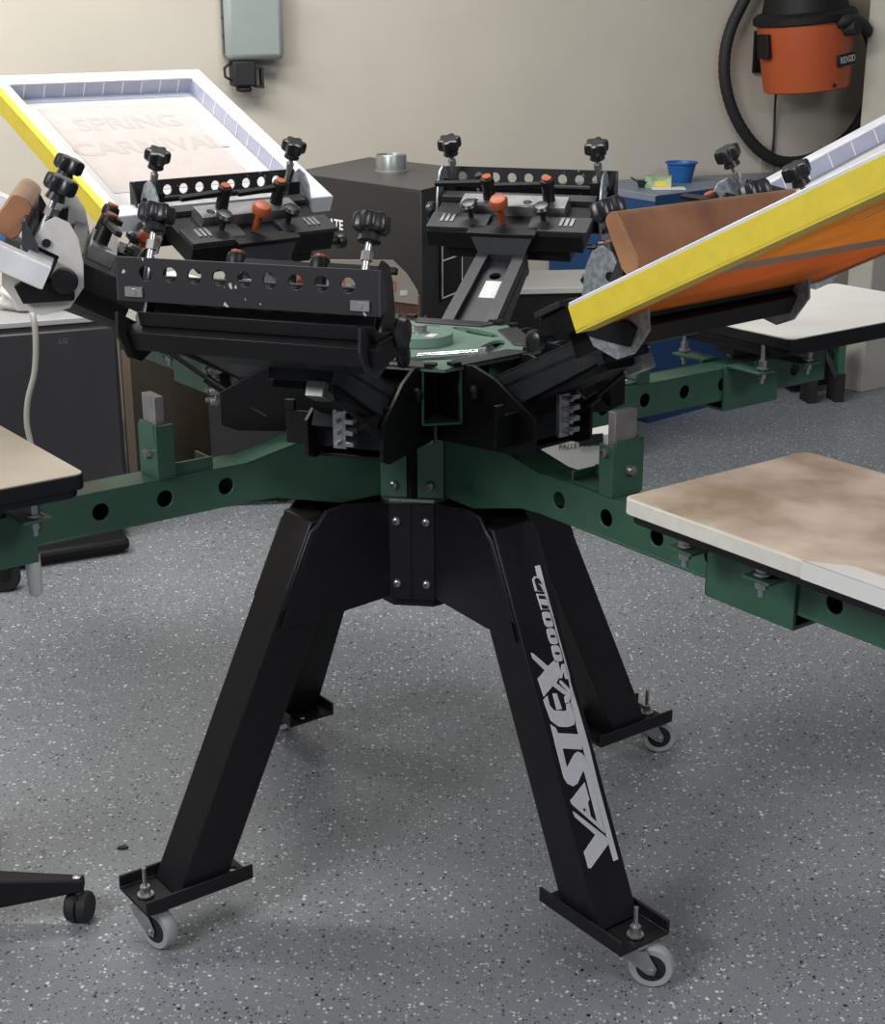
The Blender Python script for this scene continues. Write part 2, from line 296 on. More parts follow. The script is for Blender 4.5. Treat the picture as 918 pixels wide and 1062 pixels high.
# ---- legs
def leg_r(z): return .202-.466*z
TH_L = .085
def make_leg(a, decal):
    M = PZ @ Rz(a)
    b = MB(); zt, zb = -.08, -.648
    b.prism([(leg_r(zb), zb), (leg_r(zt), zt), (leg_r(zt)-.04, zt), (leg_r(-.13)-TH_L, -.13), (leg_r(zb)-TH_L, zb)], 'xz', -.04, .04)
    g = [(.095, -.236), (leg_r(-.24)-TH_L, -.243), (leg_r(-.24)-.01, -.243), (leg_r(-.10)-.006, -.10), (leg_r(-.07)-.02, -.066), (.18, -.062), (.095, -.076)]
    b.prism(g, 'xz', -.046, -.0395); b.prism(g, 'xz', .0395, .046)
    for s_ in (-1, 1): b.prism([(leg_r(-.215)-.002, -.215), (leg_r(-.095)-.002, -.095), (leg_r(-.075)-.03, -.066), (leg_r(-.075)-.05, -.07), (leg_r(-.2)-.03, -.2)], 'xz', min(s_*.039, s_*.0455), max(s_*.039, s_*.0455))
    leg = pb(b, 'leg', LEGM, M=M, bevel=.0025)
    # foot plate: a tray with upturned sides
    b = MB(); b.prism([(-.05, -.655), (.05, -.655), (.05, -.630), (.0455, -.630), (.0455, -.650), (-.0455, -.650), (-.0455, -.630), (-.05, -.630)], 'yz', .375, .562)
    hole = MB(); hole.cyl((.392, .012, -.7), (.392, .012, -.6), .006)
    pb(b, 'foot_plate', LEGM, leg, cut=hole, bevel=.0015)
    bx = .54
    b = MB(); b.cyl((bx, 0, -.66), (bx, 0, -.60), .0035, n=12); b.cyl((bx, 0, -.648), (bx, 0, -.6455), .013, n=20); b.cyl((bx, 0, -.6455), (bx, 0, -.632), .0085, n=6, smooth=False)
    pb(b, 'caster_bolt', STEEL, leg)
    # caster trails towards world +X
    tw = Rz(-(a+R_(-53.58)) + {0: R_(-12), 3: R_(-38), 1: R_(-5), 2: R_(-30)}[round(a/(PI/2)) % 4])
    Mc = T(bx, 0, -.655) @ tw
    wx, wz, wr = .026, -(.73-.655)+.0345, .0335
    b = MB(Mc); b.cyl((0,0,-.006), (0,0,0), .022, n=24); b.cyl((0,0,-.011), (0,0,-.006), .017, n=24)
    for s in (-1, 1):
        b.prism([(-.017, -.008), (.019, -.008), (wx+.009, wz+.004), (wx+.006, wz-.008), (wx-.005, wz-.007), (-.008, -.026)], 'xz', s*.0165, s*.0185)
        b.cyl((wx, s*.0185, wz), (wx, s*.0215, wz), .0055, n=6, smooth=False)
    b.box(-.017, .019, -.0185, .0185, -.0105, -.008)
    b.cyl((wx, -.02, wz), (wx, .02, wz), .003)
    pb(b, 'caster_fork', STEEL, leg, bevel=.0006)
    b = MB(Mc)
    b.lathe([(.0215, -.011), (.0315, -.0115), (.0342, -.007), (.0342, .007), (.0315, .0115), (.0215, .011)], (wx, 0, wz), (0,1,0), n=40)
    pb(b, 'caster_tire', TIRE, leg)
    b = MB(Mc)
    b.lathe([(.005, -.013), (.012, -.0122), (.0225, -.0112), (.0225, .0112), (.012, .0122), (.005, .013)], (wx, 0, wz), (0,1,0), n=32)
    pb(b, 'caster_wheel', RUBBER, leg)
    if decal:
        n = Vector((1, 0, .466)).normalized()
        def P(y, z, h): return Vector((leg_r(z), y, z))+n*h
        for nm, polys, mt, h in (('lettering', DECAL, DECALM, .0006), ('lettering_counter', DECAL_DARK, DECALK, .0009)):
            b = MB(); n_ = 0
            for q in polys:
                n_ += 1; hh_ = h+(n_*.00009 if nm == 'lettering' else .0014)
                k = len(q); vs = [P(y, z, 0.0) for y, z in q]+[P(y, z, hh_) for y, z in q]
                b.add(vs, [tuple(range(k))[::-1], tuple(range(k, 2*k))]+[(i, (i+1) % k, (i+1) % k+k, i+k) for i in range(k)])
                if nm == 'lettering_counter': pb(b, nm, mt, leg); b = MB()
            if nm == 'lettering': o = pb(b, nm, mt, leg); o['label'] = 'white vinyl lettering and stripe'
    return leg
for k in range(4): make_leg(k*PI/2, k == 0)

# ---- pallet hub: black core and green arms
b = MB(); b.cyl((0,0,-.078), (0,0,.16), .06, n=32); b.box(-.07, .07, -.07, .07, -.07, .04)
pb(b, 'center_column', BLACKM)
b = MB(); b.prism([(x*.98, y*.98) for x, y in oc], 'xy', -.0745, -.069)
pb(b, 'pallet_hub_plate', STEELD)
BLOCK = mat('brushed_block', (.30, .285, .27), .5, .5, noise=.2, scale=30)
R_IN, R_BEND, R_END = .1, .333, .965
for k in range(4):
    a = k*PI/2; M = PZ @ Rz(a)
    b = MB()
    side = [(R_IN, -.066), (.175, -.066), (.29, -.035), (R_BEND, -.0315), (R_END, -.0315), (R_END, .0305), (R_BEND, .0305), (.242, .047), (.171, .058), (.12, .058), (R_IN, .053)]
    for s in (-1, 1): b.prism(side, 'xz', s*.0235, s*.0275)
    b.box(R_BEND, R_END, -.0275, .0275, .0265, .0305); b.box(R_BEND, R_END, -.0275, .0275, -.0315, -.0275)
    top = [(R_BEND, .0305), (.242, .047), (.171, .058), (.12, .058), (.12, .054), (.171, .054), (.242, .043), (R_BEND, .0265)]
    b.prism(top, 'xz', -.0275, .0275)
    for s in (-1, 1):     # flange on the corner facet
        p0 = Vector((R_IN, s*.0275, 0)); dd = Vector((-1, s*1, 0)).normalized(); n = Vector((1, s*1, 0)).normalized()
        q = [p0, p0+dd*.043, p0+dd*.043+n*.004, p0+n*.004]
        b.hexa([p+Vector((0,0,-.068)) for p in q], [p+Vector((0,0,.052)) for p in q])
    hc = MB()
    for i in range(6):
        hc.cyl((.376+.1*i, -.05, 0), (.376+.1*i, .05, 0), .0125, n=28)
    for i in (0, 1): hc.cyl((.352+.035*i, .012-.024*i, .02), (.352+.035*i, .012-.024*i, .05), .003, n=12)
    arm = pb(b, 'pallet_arm', GREEN, M=M, cut=hc, bevel=.0012)
    if k == 0: arm['label'] = 'green perforated arm reaching front right'
    for s in (-1, 1):
        for z in (.028, -.047):
            p0 = Vector((R_IN, s*.0275, z))+Vector((-1, s, 0)).normalized()*.022+Vector((1, s, 0)).normalized()*.0038
            bb = MB(); bb.lathe([(.0075, 0), (.0075, .002), (.006, .006), (.0035, .0075), (.0035, .004), (.001, .004)], p0, (1, s, 0), n=16)
            pb(bb, 'bolt', STEELD, arm)
    # registration gate and steel stop block
    g0 = .486
    b = MB()
    b.box(g0-.028, g0, -.027, .031, .031, .035)
    b.box(g0-.090, g0-.028, -.022, .027, .031, .035); b.box(g0-.090, g0-.028, .022, .027, .035, .050); b.box(g0-.090, g0-.086, -.022, .022, .035, .048)
    b.box(g0-.005, g0, -.022, .026, .035, .110); b.box(g0-.028, g0, -.027, -.022, .035, .104); b.box(g0-.028, g0, .026, .031, .035, .110)
    pb(b, 'registration_gate', GREEN, arm, bevel=.0008)
    b = MB(); b.box(g0-.020, g0-.0055, -.019, .021, .036, .150); pb(b, 'stop_block', BLOCK, arm, bevel=.001)
    b = MB(); b.lathe([(.0085, 0), (.0085, .002), (.0065, .007), (.002, .009)], (g0, .006, .066), (1,0,0), n=16); pb(b, 'gate_screw', STEELD, arm)
    b = MB(); b.lathe([(.0065, 0), (.0065, .007), (.004, .008), (.004, .004)], (g0-.014, -.027, .094), (0,-1,0), n=14); pb(b, 'gate_screw', STEELD, arm)
    # sliding bracket under the pallet
    x0, x1 = (.674, .822)
    b = MB()
    prof = [(x0, -.047), (x1, -.047), (x1, .037), (x1-.05, .037), (x1-.06, .047), (x1-.09, .047), (x1-.1, .022), (x0+.02, .03), (x0, .03)]
    prof = [(x0, -.047), (x1, -.047), (x1, .034), (x0+.085, .034), (x0+.075, .022), (x0+.04, .022), (x0+.036, .036), (x0, .036)]
    for s in (-1, 1): b.prism(prof, 'xz', s*.0285, s*.033)
    b.box(x0, x1, -.033, .033, -.0515, -.047)
    for s in (-1, 1):
        for xx in (x0+.005, x0+.131): b.box(xx, xx+.042, min(s*.0285, s*.112), max(s*.0285, s*.112), .032, .036)
        b.box(x0+.005, x0+.04, min(s*.0285, s*.033), max(s*.0285, s*.033), .022, .036)
    pb(b, 'slide_bracket', GREEN, arm, bevel=.001)
    for s in (-1, 1):
        for xx in (x0+.026, x0+.152):
            b = MB(); b.cyl((xx, s*.100, .012), (xx, s*.100, .086), .0042, n=12); b.cyl((xx, s*.100, .022), (xx, s*.100, .032), .008, n=6, smooth=False); b.cyl((xx, s*.100, .0395), (xx, s*.100, .042), .011, n=16); b.cyl((xx, s*.100, .042), (xx, s*.100, .056), .008, n=6, smooth=False)
            pb(b, 'leveling_bolt', STEEL, arm)
    if k == 3:
        b = MB(); b.lathe([(.008, 0), (.0105, -.005), (.0105, -.05), (.009, -.062), (.003, -.066)], (x0-.004, -.002, -.048), (0,0,1), n=18)
        pb(b, 'frosted_sleeve', CLEAR, arm); 
    # pallet
    px0 = {0: .655, 1: .695, 2: .66, 3: .652}[k]
    wood = k == 0
    w = .168; L = .52; c = .02
    def outline(w, x0, x1, c=.02, n=5):
        pts = []
        for (cx, cy, a0) in ((x1-c, w-c, 0), (x0+c, w-c, 90), (x0+c, -w+c, 180), (x1-c, -w+c, 270)):
            for i in range(n): t = R_(a0+90*i/(n-1)); pts.append((cx+c*math.cos(t), cy+c*math.sin(t)))
        return pts
    cr = .006 if k == 0 else .004
    ol = outline(w, px0, px0+L, .014)
    b = MB(); b.prism(outline(w-.004, px0+.006, px0+L-.006), 'xy', .074, .0845)
    b.box(px0+.01, px0+.25, -.118, .118, .062, .074); b.box(px0+.01, px0+.25, -.022, .022, .05, .062)
    support = pb(b, 'pallet_support', BLACK, M=M, bevel=.001)
    if wood:
        b = MB(); b.prism(ol, 'xy', .0845, .104); pal = pb(b, 'pallet', EDGE, M=M, bevel=.001)
        b = MB(); b.prism(outline(w-.004, px0+.004, px0+L-.004, .012), 'xy', .104, .1052); pb(b, 'worn_top', WOOD, pal)
        b = MB(); b.prism([(px0+.285, -w-.001), (px0+.33, -w+.03), (px0+.50, -w+.03), (px0+.50, -w-.001)], 'xy', .1052, .1056); b.box(px0+.285, px0+.50, -w-.0012, -w-.0001, .0848, .1056)
        pb(b, 'tape_strip', WHITEP, pal)
        pal['label'] = 'bare worn wooden pallet with pale edges'
    else:
        b = MB(); b.prism(ol, 'xy', .0845, .1045); pal = pb(b, 'pallet', BLACKM, M=M, bevel=.0015)
        b = MB(); b.prism(outline(w-.0015, px0+.0015, px0+L-.0015, .012), 'xy', .1045, .1062); pb(b, 'pallet_top', CREAMP if k == 3 else WHITEP, pal)
        pal['label'] = 'black edged pallet with cream top' if k == 3 else 'black edged pallet with white top'

# ---- print head hub
HEADS = [4.4+60*i for i in range(6)]
HZ = .164
def bool_slots():
    mb = MB()
    for i in range(6):
        a = R_(34.4+60*i); M = Rz(a)
        pts = []
        for j in range(24):
            t = 2*PI*j/24; pts.append((.118+.017*math.sin(t)*(1 if math.sin(t) > 0 else .9), .055*math.cos(t)))
        mm = MB(M); mm.prism(pts, 'xy', HZ-.02, HZ+.03); mb.add(mm.v, mm.f)
    return mb
b = MB(); b.prism([(.2*math.cos(R_(34.4+60*i)), .2*math.sin(R_(34.4+60*i))) for i in range(6)], 'xy', HZ-.005, HZ)
hp = pb(b, 'hub_top_plate', mat('green_paint_lit', (.15, .24, .185), .42, noise=.12, scale=14), cut=bool_slots())  # same green paint as the arms, overhead light put into its colour
GREEN_LIT = bpy.data.materials['green_paint_lit']
b = MB(); b.cyl((0,0,HZ), (0,0,HZ+.016), .052, n=40); pb(b, 'bearing_cap', GREEN_LIT, hp, bevel=.001)
b = MB(); b.cyl((0,0,HZ+.016), (0,0,HZ+.018), .015, n=24); b.cyl((0,0,HZ+.018), (0,0,HZ+.028), .0105, n=6, smooth=False); pb(b, 'center_bolt', STEEL, hp)
b = MB(Rz(R_(-60))); b.box(.006, .03, .02, .034, HZ+.016, HZ+.0166); pb(b, 'rating_label', PAPER, hp)
for i in range(6):
    a = R_(HEADS[i]); b = MB(Rz(a))
    b.prism([(.140, -.058), (.140, .058), (.176, .082), (.176, -.082)], 'xy', HZ, HZ+.003)
    pb(b, 'edge_pad', DARK, hp, bevel=.001)
    for s in (-1, 1):
        b = MB(Rz(a)); b.box(.163, .178, s*.078-.008, s*.078+.008, HZ+.003, HZ+.008); pb(b, 'pad_clip', BLACK, hp)
b = MB(); b.prism([(.13*math.cos(R_(34.4+60*i)), .13*math.sin(R_(34.4+60*i))) for i in range(6)], 'xy', .07, HZ-.005); pb(b, 'hub_core', BLACKM)
for i in range(6):
    a = R_(34.4-60+60*i); b = MB(Rz(a)); z0, z1, h, x0, x1 = .078, .158, .031, .125, .182
    b.box(x0, x1, -h, h, z1, z1+.004); b.box(x0, x1, -h, h, z0-.004, z0); b.box(x0, x1, -h, -h+.004, z0, z1); b.box(x0, x1, h-.004, h, z0, z1)
    pb(b, 'hub_channel', GREEN, bevel=.0008)

# ---- print heads
PITCH = 23.
def lobed_knob(b, p, axis, R=.0235, H=.020):
    b.lathe([(R*.55, -H*.75), (R*.62, -H*.70), (R*.5, -H*.1)], p, axis, n=20)
    b.lathe([(R*.80, -H*.15), (R*.97, 0), (R, H*.25), (R, H*.72), (R*.93, H*.93), (R*.75, H), (R*.3, H*.96)], p, axis, lobes=6, depth=.26)
def make_head():
    """local frame: x outward along the head, y across, z up from the pivot"""
    p = Vector((0,0,0))
    b = MB()                          # arm channel
    b.prism([(-.06, -.052), (.275, -.046), (.275, .046), (-.06, .052)], 'xy', -.022, -.016)
    for s in (-1, 1):
        b.add([], [])
        ys = lambda x: .052-(x+.06)*(.006/.335)
        o = [(-.06, s*ys(-.06), -.06), (.275, s*ys(.275), -.04), (.275, s*ys(.275), 0), (-.06, s*ys(-.06), 0)]
        i = [(x, y-s*.006, z) for x, y, z in o]; b.hexa(o, i)
        o = [(-.06, s*.052, -.003), (.275, s*.046, -.003), (.275, s*.046, .001), (-.06, s*.052, .001)]
        i = [(x, y-s*.022, z) for x, y, z in o]; b.hexa(o, i)
    b.box(.262, .275, -.046, .046, -.045, 0)
    hc = MB(); hc.cyl((.215, 0, -.05), (.215, 0, 0.02), .011, n=20)
    head = b.build('print_head', DARK, press, scale=S, cut=hc, bevel=.0008)
    h = lambda b, n, m, **k: b.build(n, m, head, scale=S, **k)
    b = MB(); b.box(-.05, .27, -.04, .04, -.055, -.03); b.box(-.06, .1, -.05, .05, -.075, -.05); h(b, 'arm_box', BLACKM)
    b = MB(); b.hexa([(.262, -.044, .0), (.262, .044, .0), (.268, .044, .0), (.268, -.044, .0)], [(.277, -.062, .035), (.277, .062, .035), (.285, .062, .035), (.285, -.062, .035)])
    h(b, 'gusset_plate', DARK)
    b = MB(); b.box(.285, .414, -.150, .150, -.004, .030); b.box(.30, .40, -.12, .12, -.035, -.004); b.box(.272, .30, -.066, .066, .03, .038)
    h(b, 'cross_carriage', BLACK, bevel=.0015)
    b = MB(); b.box(.288, .338, -.158, -.045, .030, .038); b.box(.288, .338, .035, .150, .030, .038)
    b.box(.39, .412, -.15, .15, .030, .040)
    h(b, 'slotted_plate', DARK, bevel=.0006)
    for s in (-1, 1):
        b = MB()
        for dy in (-.01, .0, .01): b.box(.305, .33, s*.115+dy-.003, s*.115+dy+.003, .038, .0405)
        h(b, 'scale_marks', STEEL)
    b = MB(); b.box(.345, .385, -.105, .10, .030, .052)
    hc = MB()
    for yy in (-.03, .075): hc.cyl((.362, yy, .04), (.362, yy, .06), .008, n=16)
    h(b, 'silver_block', STEEL, cut=hc, bevel=.001)
    b = MB(); b.lathe([(.006, 0), (.0065, .03), (.0075, .034), (.0165, .040), (.0175, .050), (.014, .056), (.006, .058)], (.315, .008, .036), (-.15, 0, 1), n=28)
    h(b, 'orange_knob', ORANGEK)
    for y in (-.068, .072):
        b = MB(); b.lathe([(.005, 0), (.005, .018), (.006, .021), (.0145, .024), (.0165, .031), (.012, .036), (.004, .037)], (.325, y, .036), (-.1, 0, 1), n=28)
        h(b, 'black_knob', KNOB)
    for y in (-.068, .048):
        b = MB(); b.cyl((.372, y, .036), (.372, y, .078), .0125, .011); b.lathe([(.012, .0), (.0135, .008), (.012, .016), (.006, .018)], (.372, y, .078), (0,0,1), n=20)
        b.hexa([(.366, y, .079), (.366, y, .088), (.378, y, .088), (.378, y, .079)], [(.352, y+.098, .083), (.352, y+.098, .091), (.362, y+.098, .091), (.362, y+.098, .083)])
        lv = h(b, 'clamp_lever', BLACK, bevel=.001)
        b = MB(); b.cyl((.372, y, .0955), (.372, y, .0985), .0085, n=16); h(b, 'lever_cap', ORANGEK)
    # perforated flange, upright, with lip and channel under it
    tl = Ry(R_(PITCH)); tl = T(.463, 0, .003) @ Ry(R_(PITCH))
    b = MB(tl); W_ = .172
    b.box(-.004, 0, -W_, W_, -.001, .053)
    hc = MB(tl)
    for i in range(9): y = -.136+.0335*i+.002; hc.cyl((-.02, y, .034), (.02, y, .034), .0092, n=24)
    h(b, 'perforated_bar', SPECK, cut=hc, bevel=.0005)
    for s in (-1, 1):
        b = MB(tl); lo, hi = min(s*W_, s*(W_+.003)), max(s*W_, s*(W_+.003))
        b.prism([(-.004, .053), (-.022, .02), (-.022, .006), (0, -.001), (0, .053)], 'xz', lo, hi); h(b, 'bar_end', DARK)
    b = MB(tl)
    b.prism([(-.06, -.030), (.004, -.030), (.010, -.012), (.006, -.012), (.002, -.025), (-.06, -.025)], 'xz', -W_+.03, W_)
    b.prism([(-.07, -.055), (.0, -.062), (.012, -.038), (.0, -.030), (-.07, -.03)], 'xz', -W_+.005, W_+.004)
    h(b, 'bar_channel', BLACK, bevel=.001)
    b = MB(); b.cyl((.442, -.165, .036), (.442, .165, .036), .006, n=14); h(b, 'cross_rod', BLACK)
    for s in (-1, 1):
        b = MB(tl); b.box(0, .003, s*.150-.012, s*.150+.012, .005, .017); b.cyl((.003, s*.15, .011), (.004, s*.15, .011), .004, n=12); h(b, 'nut_plate', STEEL)
        y = s*.144
        # clamp plate (bent sheet), stem, knob, jaw
        pl = [(.425, .075), (.405, .06), (.385, .03), (.372, .0), (.378, -.035), (.41, -.062), (.44, -.064), (.475, -.045), (.485, -.018), (.419, -.018), (.419, .026), (.460, .027), (.456, .06), (.445, .075)]
        b = MB(); b.prism(pl, 'xz', s*.160-.002, s*.160+.002)
        h(b, 'clamp_plate', GALV, bevel=.0006)
        b = MB(); b.cyl((.455, y, .022), (.455, y, .108), .0045, n=12); b.cyl((.455, y, .0705), (.455, y, .082), .0075, n=6, smooth=False); h(b, 'clamp_stem', STEEL)
        b = MB(); b.box(.42, .457, y-.012, y+.012, .022, .032); b.prism([(.42, .02), (.438, .02), (.438, .05), (.43, .056)], 'xz', y-.012, y+.012); h(b, 'clamp_jaw', BLACK, bevel=.0015)
        b = MB(); lobed_knob(b, (.455, y, .108), (0,0,1)); h(b, 'clamp_knob', KNOB)
    # side adjusting knob
    b = MB(); b.lathe([(.004, 0), (.004, .018), (.017, .020), (.019, .024), (.017, .032), (.006, .034)], (.40, .155, .0), (0, 1, 0), n=24)
    h(b, 'side_knob', KNOB)
    b = MB()
    b.cyl((.30, -.155, .0), (.30, -.175, .0), .005); b.lathe([(.012, 0), (.014, .004), (.014, .014), (.008, .018)], (.30, -.172, 0), (0,-1,0), n=20); h(b, 'adjusting_screw', KNOB)
    # lift spring under the arm
    b = MB(); b.cyl((.13, .05, -.075), (.245, .03, -.055), .0035, n=12); b.cyl((.04, .056, -.09), (.15, .05, -.072), .007, n=16); h(b, 'lift_spring', BLACK)
    b = MB(); b.box(.25, .285, .015, .04, -.066, -.045); b.cyl((.235, .031, -.057), (.255, .030, -.053), .005); h(b, 'spring_end', STEEL, bevel=.001)
    return head
def make_yoke():
    b = MB()
    for s in (-1, 1): b.prism([(.11, .036), (.30, .05), (.325, .06), (.325, .112), (.24, .155), (.19, .168), (.11, .15)], 'xz', s*.058-.003, s*.058+.003)
    b.box(.288, .292, -.105, .058, .066, .116); b.box(.286, .294, -.105, -.09, .116, .132); b.box(.286, .294, .044, .058, .116, .132)
    b.box(.12, .29, -.055, .055, .05, .056)
    b.cyl((.2, -.07, .13), (.2, .07, .13), .010, n=16)
    y = pb(b, 'head_yoke', BLACK, bevel=.001)
    b = MB(); b.box(.322, .330, -.014, .006, .076, .141)
    for j in range(4): z = .082+.0165*j; b.box(.322, .338, .006, .020, z, z+.007); b.cyl((.330, -.004, z+.003), (.345, -.004, z+.003), .0035, n=10)
    pb(b, 'spring_comb', STEEL, y, bevel=.0008)
    for s in (-1, 1):
        b = MB(); b.lathe([(.010, 0), (.010, .003), (.006, .008), (.002, .009)], (.205, s*.0685, .13), (0, s, 0), n=18); pb(b, 'pivot_bolt', BLACK, y)
    return y
SHIFT = {4.4: -.022, 244.4: -.02}
def head_matrix(az, pitch): return PZ @ Rz(R_(az)) @ T((.2+SHIFT.get(az, 0))*S, 0, .13*S) @ Ry(-R_(pitch))
SPEC = [('C', 124.4, 24.5, 0), ('A', 304.4, 25.4, 0), ('D', 4.4, 26.3, 0), ('F', 64.4, 26, 0), ('B', 184.4, 24.5, -2), ('E', 244.4, 27, 0)]
proto = make_head(); yoke = make_yoke(); H = {}
for i, (nm, az, pt, dy) in enumerate(SPEC):
    o = proto if i == 0 else dup(proto, press)
    o.matrix_local = head_matrix(az+dy, pt); H[nm] = o
    y = yoke if i == 0 else dup(yoke, press); y.matrix_local = PZ @ Rz(R_(az))
for ch in H['E'].children:
    if ch.name.startswith('clamp_plate'):
        ch.data = ch.data.copy(); ch.data.materials[0] = PLATE_LIT
for ch in H['A'].children:
    if ch.name.startswith('clamp_plate'):
        ch.data = ch.data.copy(); ch.data.materials[0] = DARK2
b = MB(); b.box(.145, .198, -.02, .012, -.016, -.0152); st = b.build('instruction_label', PAPER, H['C'], scale=S); st['label'] = 'white printed sticker on the arm'
# chrome rod with spring and black disc beside the front head
b = MB(); b.cyl((.27, .095, .205), (.27, .19, .218), .0042, n=14); b.cyl((.27, .185, .217), (.27, .196, .219), .006, n=6, smooth=False)
rod = pb(b, 'adjusting_rod', CHROME, M=PZ @ Rz(R_(304.4)))
b = MB(); b.lathe([(.01, 0), (.019, .002), (.020, .006), (.019, .010), (.010, .013)], (.27, .066, .205), (0, 1, .1), n=28); pb(b, 'rod_disc', KNOB, rod)
b = MB(); pts = []
for i in range(90): t = i/89; a = t*2*PI*7; pts.append((.27+.0085*math.cos(a), .035+.03*t, .203+.0085*math.sin(a)))
b.tube(pts, .0013, n=6); b.cyl((.27, .02, .203), (.27, .068, .204), .003); pb(b, 'rod_spring', STEEL, rod)

# ================================================================== SCREENS, SQUEEGEES
bpy.context.view_layer.update()
def pebble(name, col, **k): return mat(name, col, **k)
MESHW = mat('white_screen_mesh', (.55, .53, .525), .5, noise=.04, scale=60)
MESHP = mat('pink_emulsion', (.49, .435, .41), .5, noise=.06, scale=30)
MESHG = mat('ghost_image', (.41, .38, .36), .5)
MESHO = mat('orange_emulsion', (.95, .50, .07), .5, noise=.12, scale=12)
MESHR = mat('deep_orange_emulsion', (.85, .33, .06), .5, noise=.12, scale=12)
def translucent(m, f):
    nt = m.node_tree; b = nt.nodes['Principled BSDF']; out = nt.nodes['Material Output']
    t = nt.nodes.new('ShaderNodeBsdfTranslucent'); mx = nt.nodes.new('ShaderNodeMixShader'); mx.inputs[0].default_value = f
    src = b.inputs['Base Color'].links[0].from_socket if b.inputs['Base Color'].links else None
    if src: nt.links.new(src, t.inputs['Color'])
    nt.links.new(b.outputs[0], mx.inputs[1]); nt.links.new(t.outputs[0], mx.inputs[2]); nt.links.new(mx.outputs[0], out.inputs['Surface'])
for m_ in (MESHO, MESHR): translucent(m_, .55)
BAND = mat('grey_tape_band', (.42, .31, .25), .5, noise=.1, scale=40)
SW, SL, FT = .24, .54, .036
def screen(key, label, taped=True, dy=0, u0=.424, v0=-.013):
    spec = {s_[0]: s_ for s_ in SPEC}[key]
    Mw = press.matrix_world @ head_matrix(spec[1]+spec[3], spec[2]) @ T(u0*S, dy*S, v0*S)
    t = thing('silk_screen', label, 'screen'); t.matrix_world = Mw
    def f(b, n, m, **k): return b.build(n, m, t, scale=S, **k)
    b = MB(); H_ = .033
    for s in (-1, 1): b.prism([(0, s*SW), (SL, s*SW), (SL-FT, s*(SW-FT)), (FT, s*(SW-FT))], 'xy', 0, H_)
    b.prism([(0, -SW), (0, SW), (FT, SW-FT), (FT, -SW+FT)], 'xy', 0, H_)
    b.prism([(SL, -SW), (SL, SW), (SL-FT, SW-FT), (SL-FT, -SW+FT)], 'xy', 0, H_)
    f(b, 'frame', ALU, bevel=.002)
    b = MB(); b.box(.22 if key == 'D' else .004, SL-.004, -SW+.004, SW-.004, -.0012, -.0002); mesh = f(b, 'mesh', MESHO if key == 'D' else MESHW)
    if taped:
        i0, i1, j = FT, SL-FT, SW-FT; h0, h1 = .001, .030
        b = MB(); b.box(i1-.0012, i1-.0002, -j, j, h0, h1)
        for s in (-1, 1): b.box(i0, i1, min(s*j, s*(j-.001)), max(s*j, s*(j-.001)), h0, h1)
        b.box(i1-.02, i1-.0012, -j+.001, j-.001, 0, .001)
        f(b, 'inner_tape', TAPEB)
        b = MB()
        for n in range(9): y = -j+.03+n*.043; b.box(i1-.002, i1-.0013, y, y+.0022, .002, .029)
        for n in range(9):
            x = i0+.04+n*.046
            for s in (-1, 1): b.box(x, x+.0022, min(s*(j-.001), s*(j-.0018)), max(s*(j-.001), s*(j-.0018)), .002, .029)
        o = f(b, 'tape_ticks', WHITE); o['kind'] = 'stuff'
    return t, f
tB, fB = screen('B', 'aluminium frame screen with white mesh and faint lettering, raised at the upper left')
b = MB(); b.box(.015, SL-.03, SW, SW+.0012, -.002, .032); b.box(.015, SL-.03, SW-.014, SW+.0012, .033, .0342); o = fB(b, 'yellow_tape', YEL)
b = MB(); b.box(.13, SL-.08, -.15, .16, -.0001, .0006); em = fB(b, 'emulsion', MESHP); em['label'] = 'pale pink emulsion area'
for n, (txt, x) in enumerate((('SPRING', .385), ('CARNIVAL', .29))):
    text_obj('ghost_lettering', txt, .078, MESHG, em, T(x*S, 0, .0008*S) @ Rz(-PI/2), depth=.0004, space=1.0, bold=.002)
tD, fD = screen('D', 'raised screen frame with bright yellow taped side and orange underside', u0=.436, v0=-.019)
b = MB()
b.box(-.001, SL+.001, -SW-.0016, -SW-.0002, -.004, .028); b.box(-.001, SL+.001, -SW-.0016, -SW+.032, -.0055, -.0015); b.box(-.0016, -.0004, -SW, -SW+.05, -.003, .03)
fD(b, 'yellow_tape', YEL, bevel=.0004)
b = MB(); b.box(.185, .22, -SW+.004, SW-.004, -.0012, -.0002); fD(b, 'grey_tape', BAND)
b = MB(); b.box(.004, .185, -SW+.004, SW-.004, -.0012, -.0002); fD(b, 'dark_emulsion', MESHR)
random.seed(3)
b = MB()
for n in range(16):
    x = random.uniform(.28, .5); y = random.uniform(-.17, .04); l = random.uniform(.02, .07); w_ = random.uniform(.002, .006)
    b.prism([(x, y), (x+l*.4, y+w_), (x+l, y+w_*.6+.01), (x+l*.5, y-w_*.4)], 'xy', -.0022, -.0013)
o = fD(b, 'pinhole_streaks', mat('pale_streak', (.80, .55, .25), .5)); o['kind'] = 'stuff'
tF, fF = screen('F', 'aluminium frame screen with white mesh, behind the yellow taped one at right')
tE, fE = screen('E', 'plain aluminium frame screen cut off by the left edge of the photo', taped=False)

